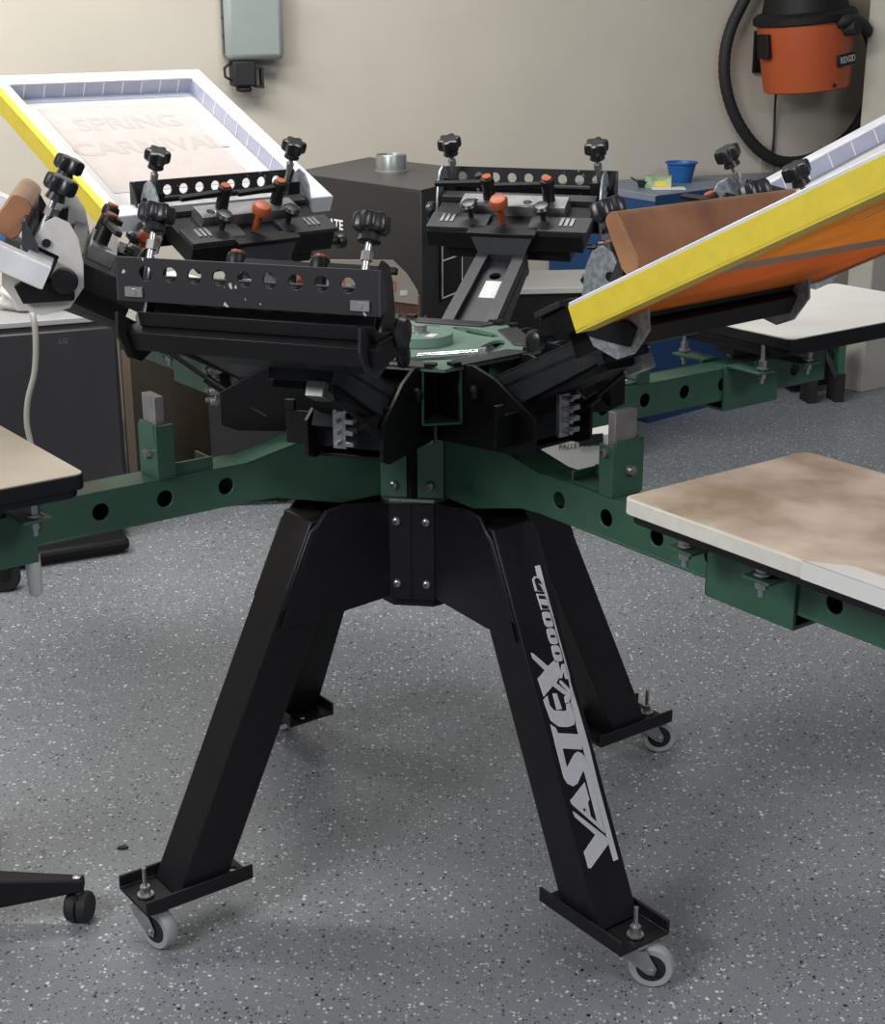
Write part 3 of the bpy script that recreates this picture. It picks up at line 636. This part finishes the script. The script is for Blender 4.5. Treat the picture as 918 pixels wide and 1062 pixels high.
def squeegee(key, label, u, t0, t1, lean, v0=-.012, k=1., kz=None):
    kz = kz or k
    spec = {s_[0]: s_ for s_ in SPEC}[key]
    t = thing('squeegee', label, 'squeegee')
    t.matrix_world = press.matrix_world @ head_matrix(spec[1]+spec[3], spec[2]) @ T(u*S, 0, v0*S) @ Ry(R_(lean))
    b = MB(); pr = []
    for i in range(9): a = PI*i/8; pr.append((.0115*math.cos(a), .100+.011*math.sin(a)))
    pr += [(-.0135, .045), (-.009, .032), (.009, .032), (.0135, .045)]
    b.prism([(x*k, z*kz) for x, z in pr], 'xz', t0, t1); b.build('handle', SQW, t, scale=S, bevel=.002)
    b = MB(); b.prism([(x*k, z*kz) for x, z in pr[:9]+[(-.0137, .045), (-.009, .0318), (.009, .0318), (.0137, .045)]], 'xz', t0-.001, t0+.0008)
    b.build('end_grain', mat('brown_end_grain', (.36, .17, .08), .5, noise=.2, scale=30), t, scale=S)
    b = MB(); b.box(-.0045*k, .0045*k, t0+.002, t1-.002, .002, .045*kz); b.build('blade', BLADE, t, scale=S)
    return t
squeegee('D', 'brown wooden squeegee standing inside the yellow taped screen', .513, -.196, .15, -5)
squeegee('E', 'brown wooden squeegee with rounded top at the left edge of the photo', .505, -.11, .11, -8, k=1.5, kz=.78)

# ================================================================== BACKGROUND OBJECTS
bpy.context.view_layer.update()
def wthing(name, label, cat, px, py, off=0.): 
    return thing(name, label, cat, wallpt(px, py, off), TH)
# grey electrical box on the wall
dB = .11
pL = wallpt(237, 62, dB); pR = wallpt(295, 62, dB); pT = wallpt(265, -24, dB)
Wb = (Vector((pR.x-pL.x, pR.y-pL.y, 0))).length; Hb = pT.z-pL.z
eb = thing('electrical_box', 'grey plastic electrical box mounted high on the beige wall', 'electrical box', ((pL.x+pR.x)/2, (pL.y+pR.y)/2, pL.z), TH)
GREYP = mat('grey_plastic', (.27, .31, .29), .45, noise=.05, scale=10)
b = MB(); b.box(-Wb/2, Wb/2, .045, dB-.002, 0, Hb); b.build('housing', mat('grey_plastic_dark', (.20, .22, .21), .5), eb, bevel=.02)
b = MB(); b.box(-Wb/2-.004, Wb/2+.004, 0, .05, -.004, Hb+.004); b.build('cover', GREYP, eb, bevel=.022)
b = MB()
for i in range(5): b.cyl((-Wb/2-.006, .052, .08+.065*i), (-Wb/2+.01, .052, .08+.065*i), .006, n=10)
b.box(-Wb/2-.003, -Wb/2+.002, .045, .06, .02, Hb-.02)
b.build('hinge', mat('dark_plastic', (.05, .05, .05), .5), eb)
pw = (pR-pL).length/58
b = MB(); b.box(-.085, .0, .01, .08, -.095, -.004); b.box(-.065, -.015, .02, .07, -.115, -.095); b.build('conduit_plug', RUBBER, eb, bevel=.008)
b = MB(); b.box(.0, .030, .02, .06, -.10, -.092); b.box(.0, .030, .02, .06, -.035, -.028); b.box(.022, .030, .02, .06, -.10, -.03); b.build('latch', RUBBER, eb, bevel=.003)
b = MB(); b.tube([(-.085, .04, -.01), (-.112, .035, -.03), (-.110, .035, -.06), (-.083, .04, -.075)], .005); b.build('cable_loop', RUBBER, eb)
# shop vacuum
VO = .24
vc = wallpt(836, 58, VO); D_ = (vc-CAM).y; kx = D_/FPX
vac = thing('shop_vacuum', 'orange wet and dry vacuum with black lid and hose hung on wall', 'vacuum', vc, TH)
tilt = Ry(R_(-6))
b = MB(tilt); R0 = 47*kx; hh = 58*kx
b.lathe([(R0*.86, -hh*.55), (R0*.90, -hh*.53), (R0*.96, hh*.05), (R0*1.0, hh*.42), (R0*1.0, hh*.6)], (0,0,0), n=48); b.build('tank', ORANGEV, vac)
b = MB(tilt); b.lathe([(R0*1.04, hh*.56), (R0*1.08, hh*.58), (R0*1.08, hh*.68), (R0*1.0, hh*.74), (R0*.9, hh*.75), (R0*.8, hh*1.1), (R0*.6, hh*1.5), (R0*.4, hh*1.6)], n=48); b.build('lid', BLACKM, vac)
b = MB(tilt)
for s in (-1,): b.box(s*R0*1.08, s*R0*.98, -R0*.2, R0*.2, hh*.05, hh*.45)
b.build('latch', BLACKM, vac, bevel=.004)
b = MB(tilt); a_ = R_(-68); pp = Vector((math.cos(a_), math.sin(a_), 0)); b.cyl(pp*R0*.85+Vector((0,0,hh*.44)), pp*R0*1.25+Vector((0,0,hh*.44)), .034, .03, n=24); b.build('hose_port', RUBBER, vac)
lp = Vector((math.cos(R_(-66)), math.sin(R_(-66)), 0)); lb = MB(tilt @ Rz(R_(24)))
lb.box(-.058, .058, -R0*.985, -R0*.90, -hh*.17, hh*.02); pl_ = lb.build('label_plate', BLACKM, vac, bevel=.003)
text_obj('brand_lettering', 'RIDGID', .034, mat('label_grey', (.42, .42, .42), .5), pl_, tilt @ Rz(R_(24)) @ T(.0, -R0*.99, -hh*.075) @ Rx(PI/2), bold=.0012)
b = MB(tilt); b.cyl((.01, -R0*.86, -hh*.46), (.01, -R0*.93, -hh*.46), .008, n=12); b.build('drain_plug', RUBBER, vac)
b = MB(); b.box(-.05, .05, R0*.9, VO-.01, -hh*.1, hh*.3); b.box(-.10, .10, VO-.02, VO-.004, -hh*.3, hh*.4); b.build('wall_bracket', BLACKM, vac)
hose_px = [(868, 24, .42), (880, 21, .44), (893, 24, .40), (902, 38, .32), (907, 62, .22), (905, 90, .14), (896, 118, .10), (880, 141, .08), (858, 157, .07), (832, 167, .06), (808, 167, .06), (788, 156, .06), (771, 136, .06), (759, 112, .06), (752, 84, .06), (752, 56, .06), (758, 30, .06), (768, 8, .06), (780, -14, .07), (795, -34, .08)]
def smooth(P, n=6):
    P = [Vector(p) for p in P]; out = []
    for i in range(len(P)-1):
        p0, p1, p2, p3 = P[max(i-1, 0)], P[i], P[i+1], P[min(i+2, len(P)-1)]
        for k in range(n):
            t = k/n; out.append(.5*((2*p1)+(p2-p0)*t+(2*p0-5*p1+4*p2-p3)*t*t+(3*p1-p0-3*p2+p3)*t**3))
    return out+[P[-1]]
inv = (T(*vc) @ Rz(TH)).inverted()
hp_ = smooth([inv @ wallpt(x, y, o_) for x, y, o_ in hose_px], 8)
rr = [.0235+.0016*(i % 2) for i in range(len(hp_))]
b = MB(); b.tube(hp_, rr, n=16); b.build('hose', RUBBER, vac)
b = MB(); b.tube(smooth([inv @ wallpt(x, y, o_) for x, y, o_ in ((806, 84, .1), (804, 110, .03), (803, 140, .015), (801, 160, .015))]), .005, n=8); b.build('power_cord', RUBBER, vac)
ot = wthing('outlet_plate', 'beige wall outlet plate below the hanging vacuum hose', 'outlet', 795, 165)
b = MB(); b.box(-.036, .036, -.008, -.001, -.06, .06); b.build('plate', mat('outlet_plastic', (.40, .37, .32), .5), ot, bevel=.003)
b = MB(); b.box(-.016, .016, -.0095, -.008, .012, .042); b.box(-.016, .016, -.0095, -.008, -.042, -.012); b.build('socket', mat('outlet_socket', (.33, .30, .26), .5), ot, bevel=.002)

# blue covered counter
BLUE = mat('blue_plastic_cover', (.008, .048, .15), .5, noise=.1, scale=6)
BTOP = mat('counter_top_grey', (.17, .20, .25), .45, noise=.08, scale=6)
zt = .90
cC = onfloor(681, 202, zt); cL = onfloor(641, 196, zt); cR = onfloor(752, 193, zt); cR = cC+(cR-cC)*1.75
def wf(x, off=.02): return Vector((x, W0+.404*x-off, 0))
poly = [cL, cC, cR, wf(cR.x+.12), wf(cL.x-.25)]
cnt = thing('counter', 'blue sided counter with grey top against the rear wall', 'counter', (cC.x, cC.y+.3, 0))
o_ = Vector((cC.x, cC.y+.3, 0)); q = [(p.x-o_.x, p.y-o_.y) for p in poly]
b = MB(); b.prism(q, 'xy', 0, zt-.03); b.build('base', BLUE, cnt)
b = MB(); b.prism([(x*1.004, y*1.004) for x, y in q], 'xy', zt-.03, zt); b.build('counter_top', [BTOP], cnt, bevel=.004)
b = MB(); ee = Vector((cR.x-cC.x, cR.y-cC.y, 0)).normalized(); 
b.hexa([Vector((x, y, zt-.10)) for x, y in ((q[1][0]-.006, q[1][1]-.012), (q[2][0]+.0, q[2][1]-.012), (q[2][0], q[2][1]-.004), (q[1][0]-.002, q[1][1]-.004))], [Vector((x, y, zt-.004)) for x, y in ((q[1][0]-.006, q[1][1]-.012), (q[2][0]+.0, q[2][1]-.012), (q[2][0], q[2][1]-.004), (q[1][0]-.002, q[1][1]-.004))]); b.build('apron', BLUE, cnt)
p = onfloor(706, 189, zt); kk = p.y+2.708; kk = kk/FPX
bw = thing('blue_bucket', 'small blue plastic tub on the rear counter', 'tub', p)
b = MB(); r_ = 13*kk; b.lathe([(r_*.80, 0), (r_*.84, .006), (r_*1.15, 19*kk), (r_*1.28, 19*kk), (r_*1.28, 20.5*kk), (r_*1.12, 20.5*kk), (r_*.78, .012)], n=32, closed=True); b.lathe([(r_*.79, 0), (r_*.79, .008)], n=32); b.build('tub', mat('blue_tub', (.012, .10, .32), .4), bw)
p = onfloor(683, 194.5, zt)
bx = thing('tissue_box', 'green and cream carton with yellow print beside the blue tub', 'box', p, R_(-12))
b = MB(); b.box(-13*kk, 13*kk, -.03, .05, 0, 11*kk); b.build('carton', mat('carton_cream', (.45, .48, .30), .6, col2=(.16, .30, .16), scale=22, thr=(.4, .6)), bx, bevel=.002)
b = MB(); b.box(-3*kk, 8*kk, -.0305, -.029, 2*kk, 7*kk); b.build('print_patch', mat('carton_yellow', (.65, .50, .06), .6), bx)
p = onfloor(692, 196, zt)
b = MB(); b.box(-.06, .07, -.02, .05, 0, .004); o = b.build('paper_sheet', WHITEP); o.location = p; tag(o, 'white paper sheet lying in front of the carton', 'paper')
p = onfloor(667, 194.5, zt)
cu = thing('measuring_cup', 'small black cup with handle left of the carton', 'cup', p)
b = MB(); b.lathe([(.018, 0), (.026, .026), (.024, .026), (.016, .003)], n=24, closed=True); b.lathe([(.0165, 0), (.0165, .004)], n=24); b.build('cup', RUBBER, cu)
b = MB(); b.tube([(-.024, 0, .024), (-.04, 0, .034), (-.05, 0, .04)], .003); b.build('handle', RUBBER, cu)

# dryer cabinet
DRYM = mat('dryer_black', (.020, .018, .019), .5, noise=.1, scale=10)
DRYT = mat('dryer_top', (.060, .055, .055), .5, noise=.1, scale=10)
zd = 1.05
F_ = onfloor(437, 197, zd); L_ = onfloor(303, 178.5, zd); B_ = onfloor(383, 163, zd); Rr = F_+(B_-L_)
o_ = Vector(((F_.x+B_.x)/2, (F_.y+B_.y)/2, 0)); q = [(p.x-o_.x, p.y-o_.y) for p in (F_, Rr, B_, L_)]
dry = thing('conveyor_dryer', 'large black dryer cabinet with round metal duct collar on top', 'dryer', o_)
b = MB(); b.prism(q, 'xy', .28, zd-.004); b.build('cabinet', DRYM, dry, bevel=.004)
b = MB(); b.prism([(x*1.003, y*1.003) for x, y in q], 'xy', zd-.004, zd); b.build('top_panel', DRYT, dry)
b = MB()
for x, y in q: b.box(x*.86-.03, x*.86+.03, y*.86-.03, y*.86+.03, 0, .28)
b.build('stand', DRYM, dry)
pc = onfloor(406, 178, zd)-o_
b = MB(T(pc.x, pc.y, 0)); rc = 15.5*(pc.y+o_.y+2.708)/FPX
b.lathe([(rc*1.08, zd), (rc*1.08, zd+.006), (rc, zd+.008), (rc, zd+.055), (rc*.97, zd+.058), (rc*.95, zd+.055), (rc*.95, zd+.002)], n=40, closed=True); b.build('duct_collar', mat('galvanised_duct', (.34, .36, .34), .35, .7, noise=.2, scale=20), dry)
# right hand face frame of the dryer, control panel
ex = Vector((Rr.x-F_.x, Rr.y-F_.y, 0)).normalized(); nx = Vector((ex.y, -ex.x, 0))
if nx.y > 0: nx = -nx
def face_M(origin, ex_, n_): 
    m = Matrix.Identity(4)
    for i in range(3): m[i][0] = ex_[i]; m[i][1] = -n_[i]; m[i][2] = (0, 0, 1)[i]; m[i][3] = origin[i]
    return m
fo = Vector((F_.x-o_.x, F_.y-o_.y, 0)); Mp = face_M(fo, ex, nx); kd = (F_.y+2.708)/FPX
Lr = (Rr-F_).length; x0_, x1_ = Lr*.24, Lr*.52; z1_ = zd-.03; z0_ = zd-.36
b = MB(Mp); b.box(x0_-.01, x1_+.01, -.006, 0, z0_-.01, z1_+.01); pan = b.build('control_panel', BLACKM, dry, bevel=.001)
b = MB(Mp); lw = .004
for z in (z0_, z0_+.12, z0_+.17, z0_+.23, z1_-.05, z1_): b.box(x0_, x1_, -.0072, -.006, z, z+lw)
for x in (x0_, x1_-lw): b.box(x, x+lw, -.0072, -.006, z0_, z1_)
b.build('panel_outline', WHITE, pan)
b = MB(Mp); b.cyl((x0_*.45, 0, z0_+.20), (x0_*.45, -.05, z0_+.20), .008); b.lathe([(.018, .0), (.02, .006), (.016, .02), (.006, .022)], (x0_*.45, -.045, z0_+.20), (0,-1,0), n=20); b.build('door_handle', DARK, dry)
el = Vector((L_.x-F_.x, L_.y-F_.y, 0)).normalized(); nl = Vector((el.y, -el.x, 0)); 
if nl.y > 0: nl = -nl
ml = Matrix.Identity(4); exl = -el
for i in range(3): ml[i][0] = exl[i]; ml[i][1] = (0, 0, 1)[i]; ml[i][2] = nl[i]
def hit_face(px, py):      # sight line meets the dryer's left face
    d = _f + _r2*(px-459)/FPX + _u2*(531-py)/FPX; n = nl
    return CAM + d*((F_-CAM).dot(n)/d.dot(n))
ht = hit_face(349, 233); ml.translation = ht-o_+nl*.002
text_obj('lettering', 'ATE', .045, WHITE, dry, ml, bold=.001)
# cardboard box in front of dryer
cb0 = at(392, 320, 4.42)
box = thing('cardboard_box', 'open cardboard box with pale red printed flap in front of dryer', 'box', (cb0.x, cb0.y, 0), R_(22))
CARD = mat('brown_cardboard', (.20, .105, .06), .7, noise=.1, scale=12); PALEC = mat('pale_card', (.36, .31, .255), .6, noise=.06, scale=8)
zb = cb0.z+.05
BS = Matrix.Diagonal((1.16, 1, 1, 1))
b = MB(BS); b.box(-.17, .115, -.0, .2, zb-.28, zb-.02); b.build('body', CARD, box, bevel=.003)
b = MB(BS); b.prism([(-.20, zb+.02), (-.20, zb+.11), (.04, zb+.09), (.075, zb+.05), (.105, zb-.005), (.105, zb-.045)], 'xz', -.012, -.006); fl = b.build('flap', PALEC, box)
b = MB(BS); 
for (x0_, x1_, z0_, z1_) in ((-.12, -.115, zb+.02, zb+.075), (-.095, -.09, zb+.02, zb+.07), (-.12, -.09, zb+.018, zb+.022), (-.02, .045, zb+.024, zb+.028), (.042, .046, zb+.0, zb+.026), (-.02, .03, zb+.012, zb+.015), (-.15, -.12, zb+.0, zb+.004)): b.box(x0_, x1_, -.0128, -.012, z0_, z1_)
b.build('red_print', mat('red_print', (.42, .10, .05), .6), fl)
b = MB(); b.box(.065, .088, -.0128, -.012, zb-.015, zb+.0); b.build('sticker', PAPER, fl)
b = MB(); b.box(-.2, .13, .0, .24, 0, .03); 
for x in (-.19, .12):
    for y in (.01, .22): b.box(x-.012, x+.012, y-.01, y+.012, 0.03, zb-.31)
b.box(-.21, .14, -.01, .245, zb-.31, zb-.285)
cart = b.build('utility_cart', BLACKM); cart.location = (cb0.x, cb0.y, 0); cart.rotation_euler = (0, 0, R_(22)); tag(cart, 'black wire cart holding the open cardboard box', 'cart')

# black appliances at left
def cabinet(name, label, cat, px0, px1, pytop, D, depth, m, rz=TH, **k):
    a = at(px0, pytop, D); c_ = at(px1, pytop, D); w_ = (c_.x-a.x)/math.cos(rz); z = a.z
    t = thing(name, label, cat, (c_.x, c_.y, 0), rz)
    b = MB(); b.box(-w_, 0, 0, depth, .03, z); body = b.build('body', m, t, bevel=.006)
    for x in (-w_+.05, -.05):
        for y in (.05, depth-.05): b = MB(); b.cyl((x, y, 0), (x, y, .03), .018, n=14); b.build('foot', RUBBER, t)
    return t, w_, z
APPL = mat('appliance_black', (.030, .029, .032), .4, noise=.05, scale=5)
t, w_, z_ = cabinet('mini_fridge', 'black mini fridge with small light badge behind the left pallet', 'fridge', -60, 120, 333, 4.55, .5, APPL)
b = MB(); b.box(-w_-.003, .003, -.004, .5, z_, z_+.018); b.build('worktop', mat('grey_top', (.33, .33, .33), .4), t, bevel=.003)
b = MB(); b.box(-w_+.01, -.012, -.03, 0, .06, z_-.012); dr = b.build('door', APPL, t, bevel=.006)
text_obj('badge_lettering', 'LG', .022, mat('badge_grey', (.12, .11, .12), .4, .3), dr, T(-.165, -.0305, z_-.045) @ Rx(PI/2), bold=.0006)
t2, w2, z2 = cabinet('brown_cabinet', 'glossy dark brown cabinet right of the black mini fridge', 'cabinet', 131, 226, 340, 5.12, .35, mat('dark_brown_gloss', (.055, .042, .028), .22, noise=.5, scale=3, spec=.6))
b = MB(); b.box(-w2+.002, -w2+.030, -.006, 0, .04, z2-.05); b.build('edge_trim', mat('bronze_trim', (.20, .15, .11), .4), t2)
t3, w3, z3 = cabinet('black_cabinet', 'matte black cabinet between the brown cabinet and the dryer', 'cabinet', 214, 303, 352, 4.85, .25, DRYM, rz=R_(8))
p = at(40, 318, 4.6)
random.seed(5)
b = MB(); bm = bmesh.new(); bmesh.ops.create_icosphere(bm, subdivisions=4, radius=1.)
from mathutils import noise as mn
for v in bm.verts:
    n_ = mn.noise(v.co*2.3)*.28+mn.noise(v.co*6)*.10; v.co *= 1+n_; v.co.x *= .115; v.co.y *= .09; v.co.z = max(v.co.z*.055, -.035)
me = bpy.data.meshes.new('plastic_bag'); bm.to_mesh(me); bm.free(); me.materials.append(mat('white_plastic', (.60, .58, .54), .5)); 
for f_ in me.polygons: f_.use_smooth = True
o = bpy.data.objects.new('plastic_bag', me); COL.objects.link(o); o.location = (p.x-.02, p.y+.06, z_+.018+.036); tag(o, 'crumpled white plastic bag lying on the mini fridge', 'bag')
b = MB(); b.box(-.30, .02, -.12, .12, 0, .05); o = b.build('storage_tray', mat('cream_tray', (.42, .39, .33), .5), bevel=.006); o.location = (p.x-.12, p.y+.36, z_+.0185); o.rotation_euler = (0, 0, TH); tag(o, 'shallow cream tray on top of the mini fridge behind the bag', 'tray')
pts = [at(x, y, d_) for x, y, d_ in ((31, 318, 4.26), (34, 326, 4.2), (37, 350, 4.19), (36, 385, 4.19), (29, 415, 4.19), (28, 440, 4.19), (33, 466, 4.19), (36, 500, 4.18), (38, 540, 4.18))]
b = MB(); b.tube(smooth(pts), .0085, n=10); o = b.build('hanging_cord', mat('beige_cord', (.36, .35, .31), .5)); tag(o, 'beige cord hanging down in front of the black mini fridge', 'cord')
# low black platform under the left arm
a0, a1 = onfloor(-45, 603), onfloor(136, 574)
rzp = math.atan2(a1.y-a0.y, a1.x-a0.x)
pl = thing('floor_platform', 'low black platform on the floor under the left green arm', 'platform', a1, rzp); Lp = (a1-a0).length
b = MB(); b.box(-Lp, 0, 0, .16, .012, .05); b.build('deck', BLACKM, pl, bevel=.012)
b = MB(); b.box(-Lp+.02, -.02, .015, .145, 0, .012); b.build('skid', RUBBER, pl)
b = MB(); b.box(-Lp, -.004, -.004, .0, .034, .042); b.build('edge_strip', DARK2, pl)
p = onfloor(6, 612)
cs = thing('trolley', 'black trolley wheel and fork just visible at the left edge below the green arm', 'caster', p, R_(20))
b = MB(); b.cyl((0, -.02, .045), (0, .02, .045), .045, n=28); b.build('wheel', RUBBER, cs, bevel=.006); b = MB(); b.box(-.03, .03, -.027, .027, .075, .10); b.box(-.012, .012, -.027, -.022, .04, .08); b.build('fork', BLACKM, cs)
# low cabinet right of the dryer
t4, w4, z4 = cabinet('storage_cabinet', 'low dark cabinet with light grey top below the rear counter', 'cabinet', 520, 655, 303, 5.35, .35, BLACKM, rz=R_(6))
b = MB(); b.box(-w4-.01, .01, -.01, .36, z4, z4+.022); b.build('worktop', mat('light_grey_top', (.42, .42, .40), .5), t4, bevel=.003)
# black cart and green stand by the pillar
t5, w5, z5 = cabinet('equipment_case', 'black equipment case on the floor left of the pillar', 'case', 822, 866, 318, 6.38, .22, BLACKM, rz=R_(14))
g = at(850, 385, 6.2)
gs = thing('equipment_stand', 'small green topped stand in front of the black case beside the pillar', 'stand', (g.x, g.y, 0), R_(10))
hz = at(850, 352, 6.2).z
for x in (-.03, .09):
    for y in (0, .05):
        b = MB(); b.box(x-.014, x+.014, y-.014, y+.014, .12, hz); l_ = b.build('leg', GREEN, gs)
        b = MB(); b.box(x-.02, x+.02, y-.02, y+.02, 0, .12); b.build('leg_foot', RUBBER, l_)
b = MB(); b.box(-.05, .12, -.03, .075, hz, hz+.03); b.build('top_rail', GREEN, gs)
b = MB(); b.hexa([(-.01, -.02, hz-.03), (-.01, -.014, hz-.03), (.012, -.014, hz-.03), (.012, -.02, hz-.03)], [(.06, -.02, hz-.16), (.06, -.014, hz-.16), (.082, -.014, hz-.16), (.082, -.02, hz-.16)]); b.build('brace', DARK, gs)
# white lettered panel under the right rear arm
p0 = at(585, 462, 5.0); 
pn = thing('pallet_carton', 'white carton edge with black lettering seen under the rear right arm', 'carton', (at(610, 450, 4.6).x, at(610, 450, 4.6).y, 0), R_(20))
zc = at(610, 452, 4.6).z
b = MB(); b.box(-.16, .16, 0, .22, 0.0, zc); b.build('carton_body', WHITEP, pn, bevel=.003)
b = MB(); b.box(-.03, .05, -.006, 0, zc-.03, zc+.004); b.build('clip', RUBBER, pn)
text_obj('lettering', 'PALLET HERE', .024, DECALK, pn, T(-.03, -.002, zc-.028) @ Rx(PI/2))

# swivel chair base at lower left
ch_tip = onfloor(80, 912, .085)
hubp = Vector((ch_tip.x-.335, ch_tip.y-.035, 0))
chair = thing('swivel_chair', 'black swivel chair, only one base leg and twin caster in view', 'chair', hubp, 0)
ang0 = math.atan2(ch_tip.y-hubp.y, ch_tip.x-hubp.x); rl = math.hypot(ch_tip.x-hubp.x, ch_tip.y-hubp.y)
b = MB(); b.lathe([(.035, .05), (.05, .06), (.05, .115), (.032, .125), (.03, .27)], n=28); b.build('column', BLACKM, chair)
for i in range(5):
    a = ang0+2*PI*i/5; m = Rz(a)
    b = MB(m); b.hexa([(.03, -.040, .030), (.03, .040, .030), (.03, .030, .118), (.03, -.030, .118)], [(rl+.012, -.014, .066), (rl+.012, .014, .066), (rl+.012, .011, .088), (rl+.012, -.011, .088)]); lg = b.build('base_leg', BLACKM, chair, bevel=.004)
    b = MB(m); b.cyl((rl, 0, .045), (rl, 0, .09), .006, n=12); b.lathe([(.008, .0), (.008, .003), (.003, .005)], (rl, 0, .088), n=14); b.build('stem', STEELD, chair)
    b = MB(m @ T(rl, 0, 0) @ Rz(-a+R_(-8)))
    for s in (-1, 1): b.lathe([(.020, 0), (.0275, .002), (.029, .010), (.028, .018), (.022, .023)], (0, 0, .0292), (s, 0, 0), n=28)
    b.box(-.004, .004, -.018, .018, .02, .055)
    b.build('caster', RUBBER, chair)
b = MB(); b.lathe([(.05, .27), (.14, .30), (.145, .33), (.12, .36), (.04, .365)], n=32); b.build('seat', BLACKM, chair)
# small scrap on the floor
b = MB(); p = onfloor(127, 880); b.prism([(-.010, -.003), (-.004, -.006), (.009, -.004), (.012, .002), (.002, .006), (-.008, .004)], 'xy', .0005, .004); o = b.build('floor_scrap', RUBBER); o.location = p; tag(o, 'tiny dark scrap on the floor near the left front caster', 'scrap')

# ================================================================== LIGHT
w = bpy.data.worlds.new('world'); SC.world = w; w.use_nodes = True
bg = w.node_tree.nodes['Background']; bg.inputs[0].default_value = (.85, .90, 1., 1); bg.inputs[1].default_value = .22
def area(name, loc, aim, size, energy, col=(1, .97, .92), sy=None):
    l = bpy.data.lights.new(name, 'AREA'); l.shape = 'RECTANGLE'; l.size = size; l.size_y = sy or size; l.energy = energy; l.color = col
    o = bpy.data.objects.new(name, l); COL.objects.link(o); o.location = loc
    d = (Vector(aim)-Vector(loc)); o.rotation_euler = d.to_track_quat('-Z', 'Y').to_euler(); return o
area('ceiling_light_rear', (-1.3, 1.0, 3.1), (-1.2, 2.4, .8), 3.4, 125, (1, .98, .94), sy=.5)
area('ceiling_light_front', (-2.4, -2.5, 2.8), (-.3, -.6, .4), 1.4, 92, (.96, .97, 1.), sy=.8)
area('ceiling_light_right', (1.9, -2.6, 2.9), (1.0, -1.2, .2), 1.2, 46, (.94, .95, 1.), sy=.6)
SC.view_settings.view_transform = 'Standard'; SC.view_settings.look = 'None'; SC.view_settings.gamma = 1; SC.view_settings.use_curve_mapping = False
SC.view_settings.exposure = 0.0
